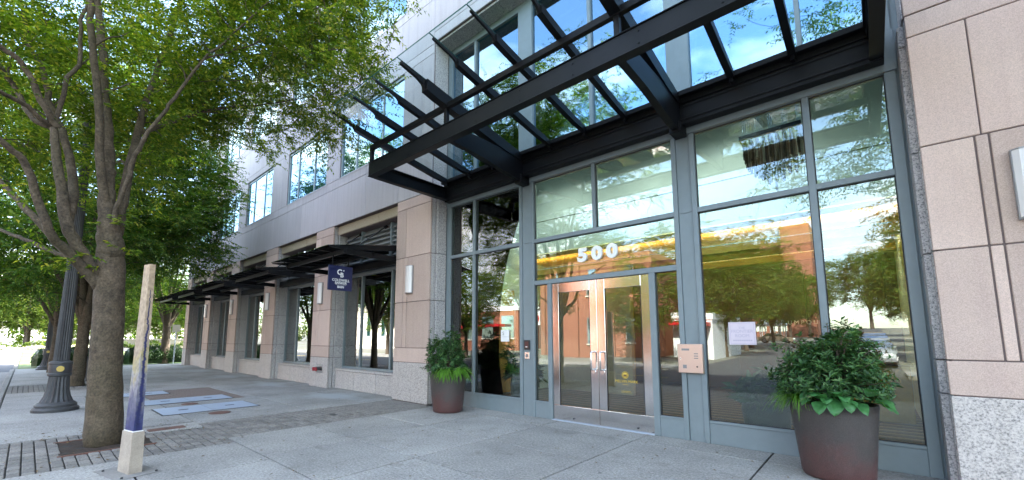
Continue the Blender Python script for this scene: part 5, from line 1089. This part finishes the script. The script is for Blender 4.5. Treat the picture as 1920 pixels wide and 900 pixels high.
b = MB(); slab_block(b, .475, 2.47, .112, .043, .080, .029); b.build('slab', ntp.m, PP)
b = MB(); b.box(-.05, 0.01, .0345, .0365, 1.85, 2.02); b.build('yellow_square', 'gold', PP); b = MB(); b.box(-.10, .10, .0405, .042, .95, 1.02); b.build('white_band', 'white', PP)
bp = MB(); bp.box(-.36, .30, -.22, .2, .003, .006); bp.build('base_plate', 'kerb', PP)
for sx, sy in ((-.26, -.16), (.26, -.16), (-.26, .16), (.26, .16)):
    b = MB(); b.tube([(sx, sy, .006), (sx, sy, .022)], .012, 6); b.build('bolt', 'iron', PP)

# ================================================================== SMALL STREET THINGS
BR = wthing('bicycle_rack', (-21.9, 1.58, 0), 'dark steel bicycle rack hoop beside the second street tree', 'bicycle rack')
b = MB(); b.tube([(-22.0, 1.40, 0), (-22.0, 1.40, .78), (-22.0, 1.44, .88), (-22.0, 1.50, .92), (-22.0, 1.56, .88), (-22.0, 1.60, .78), (-22.0, 1.60, 0)], .035, 8); b.build('hoop', 'iron', BR); box('foot', 'iron', BR, -22.1, -21.9, 1.32, 1.68, .003, .02); box('cross_bar', 'iron', BR, -22.02, -21.98, 1.435, 1.565, .55, .6)
SP = wthing('sign_post', (-34.4, 6.5, 0), 'thin grey post with small tan sign plate beside the far end of the building', 'sign post')
b = MB(); b.tube([(-34.4, 6.5, -.1), (-34.4, 6.5, 2.5)], .03, 8); b.build('post', 'hatch', SP); box('plate', 'cream', SP, -34.38, -34.36, 6.3, 6.7, 2.05, 2.5)
rng = np.random.default_rng(77); n = 240
P = np.stack([rng.uniform(-11, 0, n), rng.uniform(.2, 6.6, n)**1, np.full(n, .006)], 1); P[:70, 0] = rng.uniform(-10.5, -7.2, 70); P[:70, 1] = rng.uniform(-.1, 2.2, 70)
D = unit(np.stack([rng.normal(0, 1, n), rng.normal(0, 1, n), rng.normal(0, .12, n)], 1)); N = unit(np.tile(np.array([0, 0, 1.]), (n, 1))+rng.normal(0, .15, (n, 3))); LL = rng.uniform(.03, .06, n)
tag(link('leaf_litter', leaf_mesh('leaf_litter', P, D, N, LL, LL*.4), surf('dry_leaf', (.16, .10, .035), .8)), 'few dry brown leaves scattered on the paving', 'leaf litter', kind='stuff')

# ================================================================== ACROSS THE STREET (reflected in the windows)
def block(name, x0, x1, y0, y1, h, m, label, floors, cols, parapet=.5, doors=True, wm='glass_win', winfrac=.5, top_m=None, face=True):
    z = gz(0, y1)-.3; t = wthing(name, ((x0+x1)/2, y1, z), label, 'building')
    w = box('wall', m, t, x0, x1, y0, y1, z, z+h); box('parapet', top_m or m, t, x0-.08, x1+.08, y0-.08, y1+.08, z+h, z+h+parapet)
    fh = h/floors; cw = (x1-x0)/cols
    for f in range(floors):
        for c in range(cols):
            xa = x0+cw*(c+.5-winfrac/2); xb = x0+cw*(c+.5+winfrac/2); za = z+.3+fh*f+fh*.28; zb = z+.3+fh*f+fh*.82
            wd = box('window', 'frame', t, xa, xb, y1+.002, y1+.05, za, zb); box('pane', wm, wd, xa+.08, xb-.08, y1+.051, y1+.058, za+.08, zb-.08); box('sill', 'cream', wd, xa-.08, xb+.08, y1+.003, y1+.12, za-.1, za-.002)
    return t
t = block('brick_building', -23.8, -13.4, -34, -19.0, 8.5, 'redbrick', 'sunlit red brick building across the street, seen in the door glass', 2, 3, winfrac=.22)
for k in range(4): box('brick_pilaster', 'redbrick', t, -23.7+k*3.35, -23.2+k*3.35, -18.99, -18.8, gz(0, -19)-.2, 8.2)
t = block('cream_building', -74, -45.5, -42, -22.0, 6.5, 'cream', 'long sunlit cream building across the street, seen in the bay window', 1, 7, winfrac=.25)
box('red_awning', 'red', t, -52, -46, -21.99, -20.6, 3.2, 3.5); box('shop_board', 'red', t, -51.5, -46.5, -21.98, -21.9, 3.7, 5.4)
t = block('shop_building', -44, -31, -40, -24, 5., 'redbrick', 'low red shop with white fascia across the street', 1, 4, winfrac=.6, top_m='white')
box('canopy', 'red', t, -43.5, -33, -23.98, -22.8, 3.0, 3.3)
t = block('shed_building', -12.6, -9.6, -30, -21.5, 3.4, 'white', 'small white kiosk with red awning across the street', 1, 1, winfrac=.6); box('awning', 'red', t, -12.5, -9.7, -21.49, -20.4, 2.7, 3.0)
# parking garage: open decks with red spandrels
zg = gz(0, -105); PG = wthing('parking_garage', (-22, -105, zg), 'tall red and tan open-deck parking garage far across the street', 'building')
for f in range(7):
    box('deck', 'cream', PG, -34, -10.5, -130, -105.4, zg+f*3.6-.3, zg+f*3.6); box('spandrel', 'redbrick', PG, -34.1, -10.4, -105.4, -105.0, zg+f*3.6-.5, zg+f*3.6+1.3)
for k in range(6): box('column', 'redbrick', PG, -34+k*4.6, -33.2+k*4.6, -105.6, -104.9, zg-.5, zg+24)
box('stair_tower', 'redbrick', PG, -16, -10.3, -129.9, -104.7, zg-.5, zg+26.5)
# gazebo
zq = gz(0, -72); GZ = wthing('gazebo', (-13.7, -72, zq), 'small white domed gazebo across the street, seen in the right window', 'gazebo')
for k in range(8): b = MB(); a = k*math.pi/4; b.tube([(-13.7+1.9*math.cos(a), -72+1.9*math.sin(a), zq), (-13.7+1.9*math.cos(a), -72+1.9*math.sin(a), zq+2.6)], .09, 8); b.build('column', 'white', GZ)
b = MB(); b.lathe([(2.3, 2.6), (2.2, 2.9), (1.7, 3.6), (.9, 4.1), (.2, 4.35), (0, 4.7)], 24, (-13.7, -72, zq)); b.build('dome', 'white', GZ, smooth=True)
# do not enter sign
DN = wthing('traffic_sign', (-18.6, -11.0, 0), 'red and white do not enter sign with one way arrow above, seen in the sidelight', 'traffic sign')
b = MB(); b.tube([(-18.6, -11.0, 0), (-18.6, -11.0, 4.1)], .035, 8); b.build('post', 'hatch', DN); box('plate', 'letter', DN, -19.1, -18.1, -10.96, -10.95, 2.55, 3.55)
b = MB(); b.tube([(-18.6, -10.949, 3.05), (-18.6, -10.945, 3.05)], .44, 32); b.build('disc', 'red', DN); box('bar', 'letter', DN, -18.92, -18.28, -10.944, -10.94, 2.98, 3.12)
text('lettering', 'DO NOT', .17, 'letter', DN, (-18.6, -10.943, 3.2), (R(90), 0, R(180)), extrude=.001); text('lettering', 'ENTER', .17, 'letter', DN, (-18.6, -10.943, 2.78), (R(90), 0, R(180)), extrude=.001)
box('arrow_plate', 'black', DN, -19.15, -18.05, -10.96, -10.95, 3.65, 4.0); b = MB(); b.prism([(-19.05, 3.83), (-18.85, 3.95), (-18.85, 3.88), (-18.15, 3.88), (-18.15, 3.78), (-18.85, 3.78), (-18.85, 3.71)], 'y', -10.949, -10.945); b.build('arrow', 'letter', DN)
# cars
def car(paint, x, y, rz, label):
    t = empty('parked_car', (x, y, gz(x, y)+.012), rz, label, 'car', 'cars across the street')
    prof = [(-2.25, .35), (-2.28, .62), (-2.2, .86), (-1.6, .95), (-1.0, 1.02), (.95, .98), (1.9, .86), (2.22, .70), (2.28, .48), (2.2, .30), (-2.2, .28)]
    b = MB(); n = len(prof)
    for s, k in ((-.86, .98), (-.90, 1.), (.90, 1.), (.86, .98)):
        for q in prof: b.v.append((q[0]*k, s, .3+(q[1]-.3)*(1. if abs(s) > .88 else .985)))
    b.f = [tuple(range(n)), tuple(range(3*n, 4*n))[::-1]]+[(r*n+i, r*n+(i+1) % n, (r+1)*n+(i+1) % n, (r+1)*n+i) for r in range(3) for i in range(n)]; b.build('body', paint, t)
    cab = [(-1.65, .93), (-1.05, 1.40), (-.3, 1.46), (.35, 1.42), (1.15, .95)]; b = MB(); n = len(cab)
    for s, k in ((-.84, 0), (-.66, 1)): pass
    for q in cab: b.v += [(q[0], -.84+.17*((q[1]-.93)/.5), q[1]), (q[0], .84-.17*((q[1]-.93)/.5), q[1])]
    b.f = [(2*i, 2*i+1, 2*i+3, 2*i+2) for i in range(n-1)]+[tuple(2*i for i in range(n)), tuple(2*i+1 for i in range(n))[::-1]]; b.build('cabin_glass', 'carglass', t)
    b = MB(); b.add([(q, s*.665, 1.465 if q < .2 else 1.43) for q in (-1.0, .32) for s in (-1, 1)], [(0, 1, 3, 2)]); b.box(-1.02, .34, -.66, .66, 1.40, 1.468); b.build('roof', paint, t)
    for wx in (-1.38, 1.40):
        for s in (-1, 1):
            b = MB(); b.tube([(wx, s*.70, .31), (wx, s*.905, .31)], .32, 20); w = b.build('wheel', 'rubber', t); b = MB(); b.tube([(wx, s*.906, .31), (wx, s*.915, .31)], .2, 14); b.build('rim', 'chrome', w)
    for s in (-1, 1): box('headlight', 'letter', t, 2.2, 2.27, s*.62-.16, s*.62+.16, .60, .72); box('tail_light', 'red', t, -2.285, -2.2, s*.66-.14, s*.66+.14, .66, .80)
car('beigecar', -11.6, -61.0, 0., 'beige saloon car crossing behind, seen in the right window')
car('silvercar', -.2, -17.0, R(92), 'silver saloon nearest on the right of the side street')
car('silvercar', -.2, -24.0, R(91), 'second silver saloon on the right of the side street')
car('beigecar', -.2, -31.5, R(90), 'beige saloon farthest on the right of the side street')
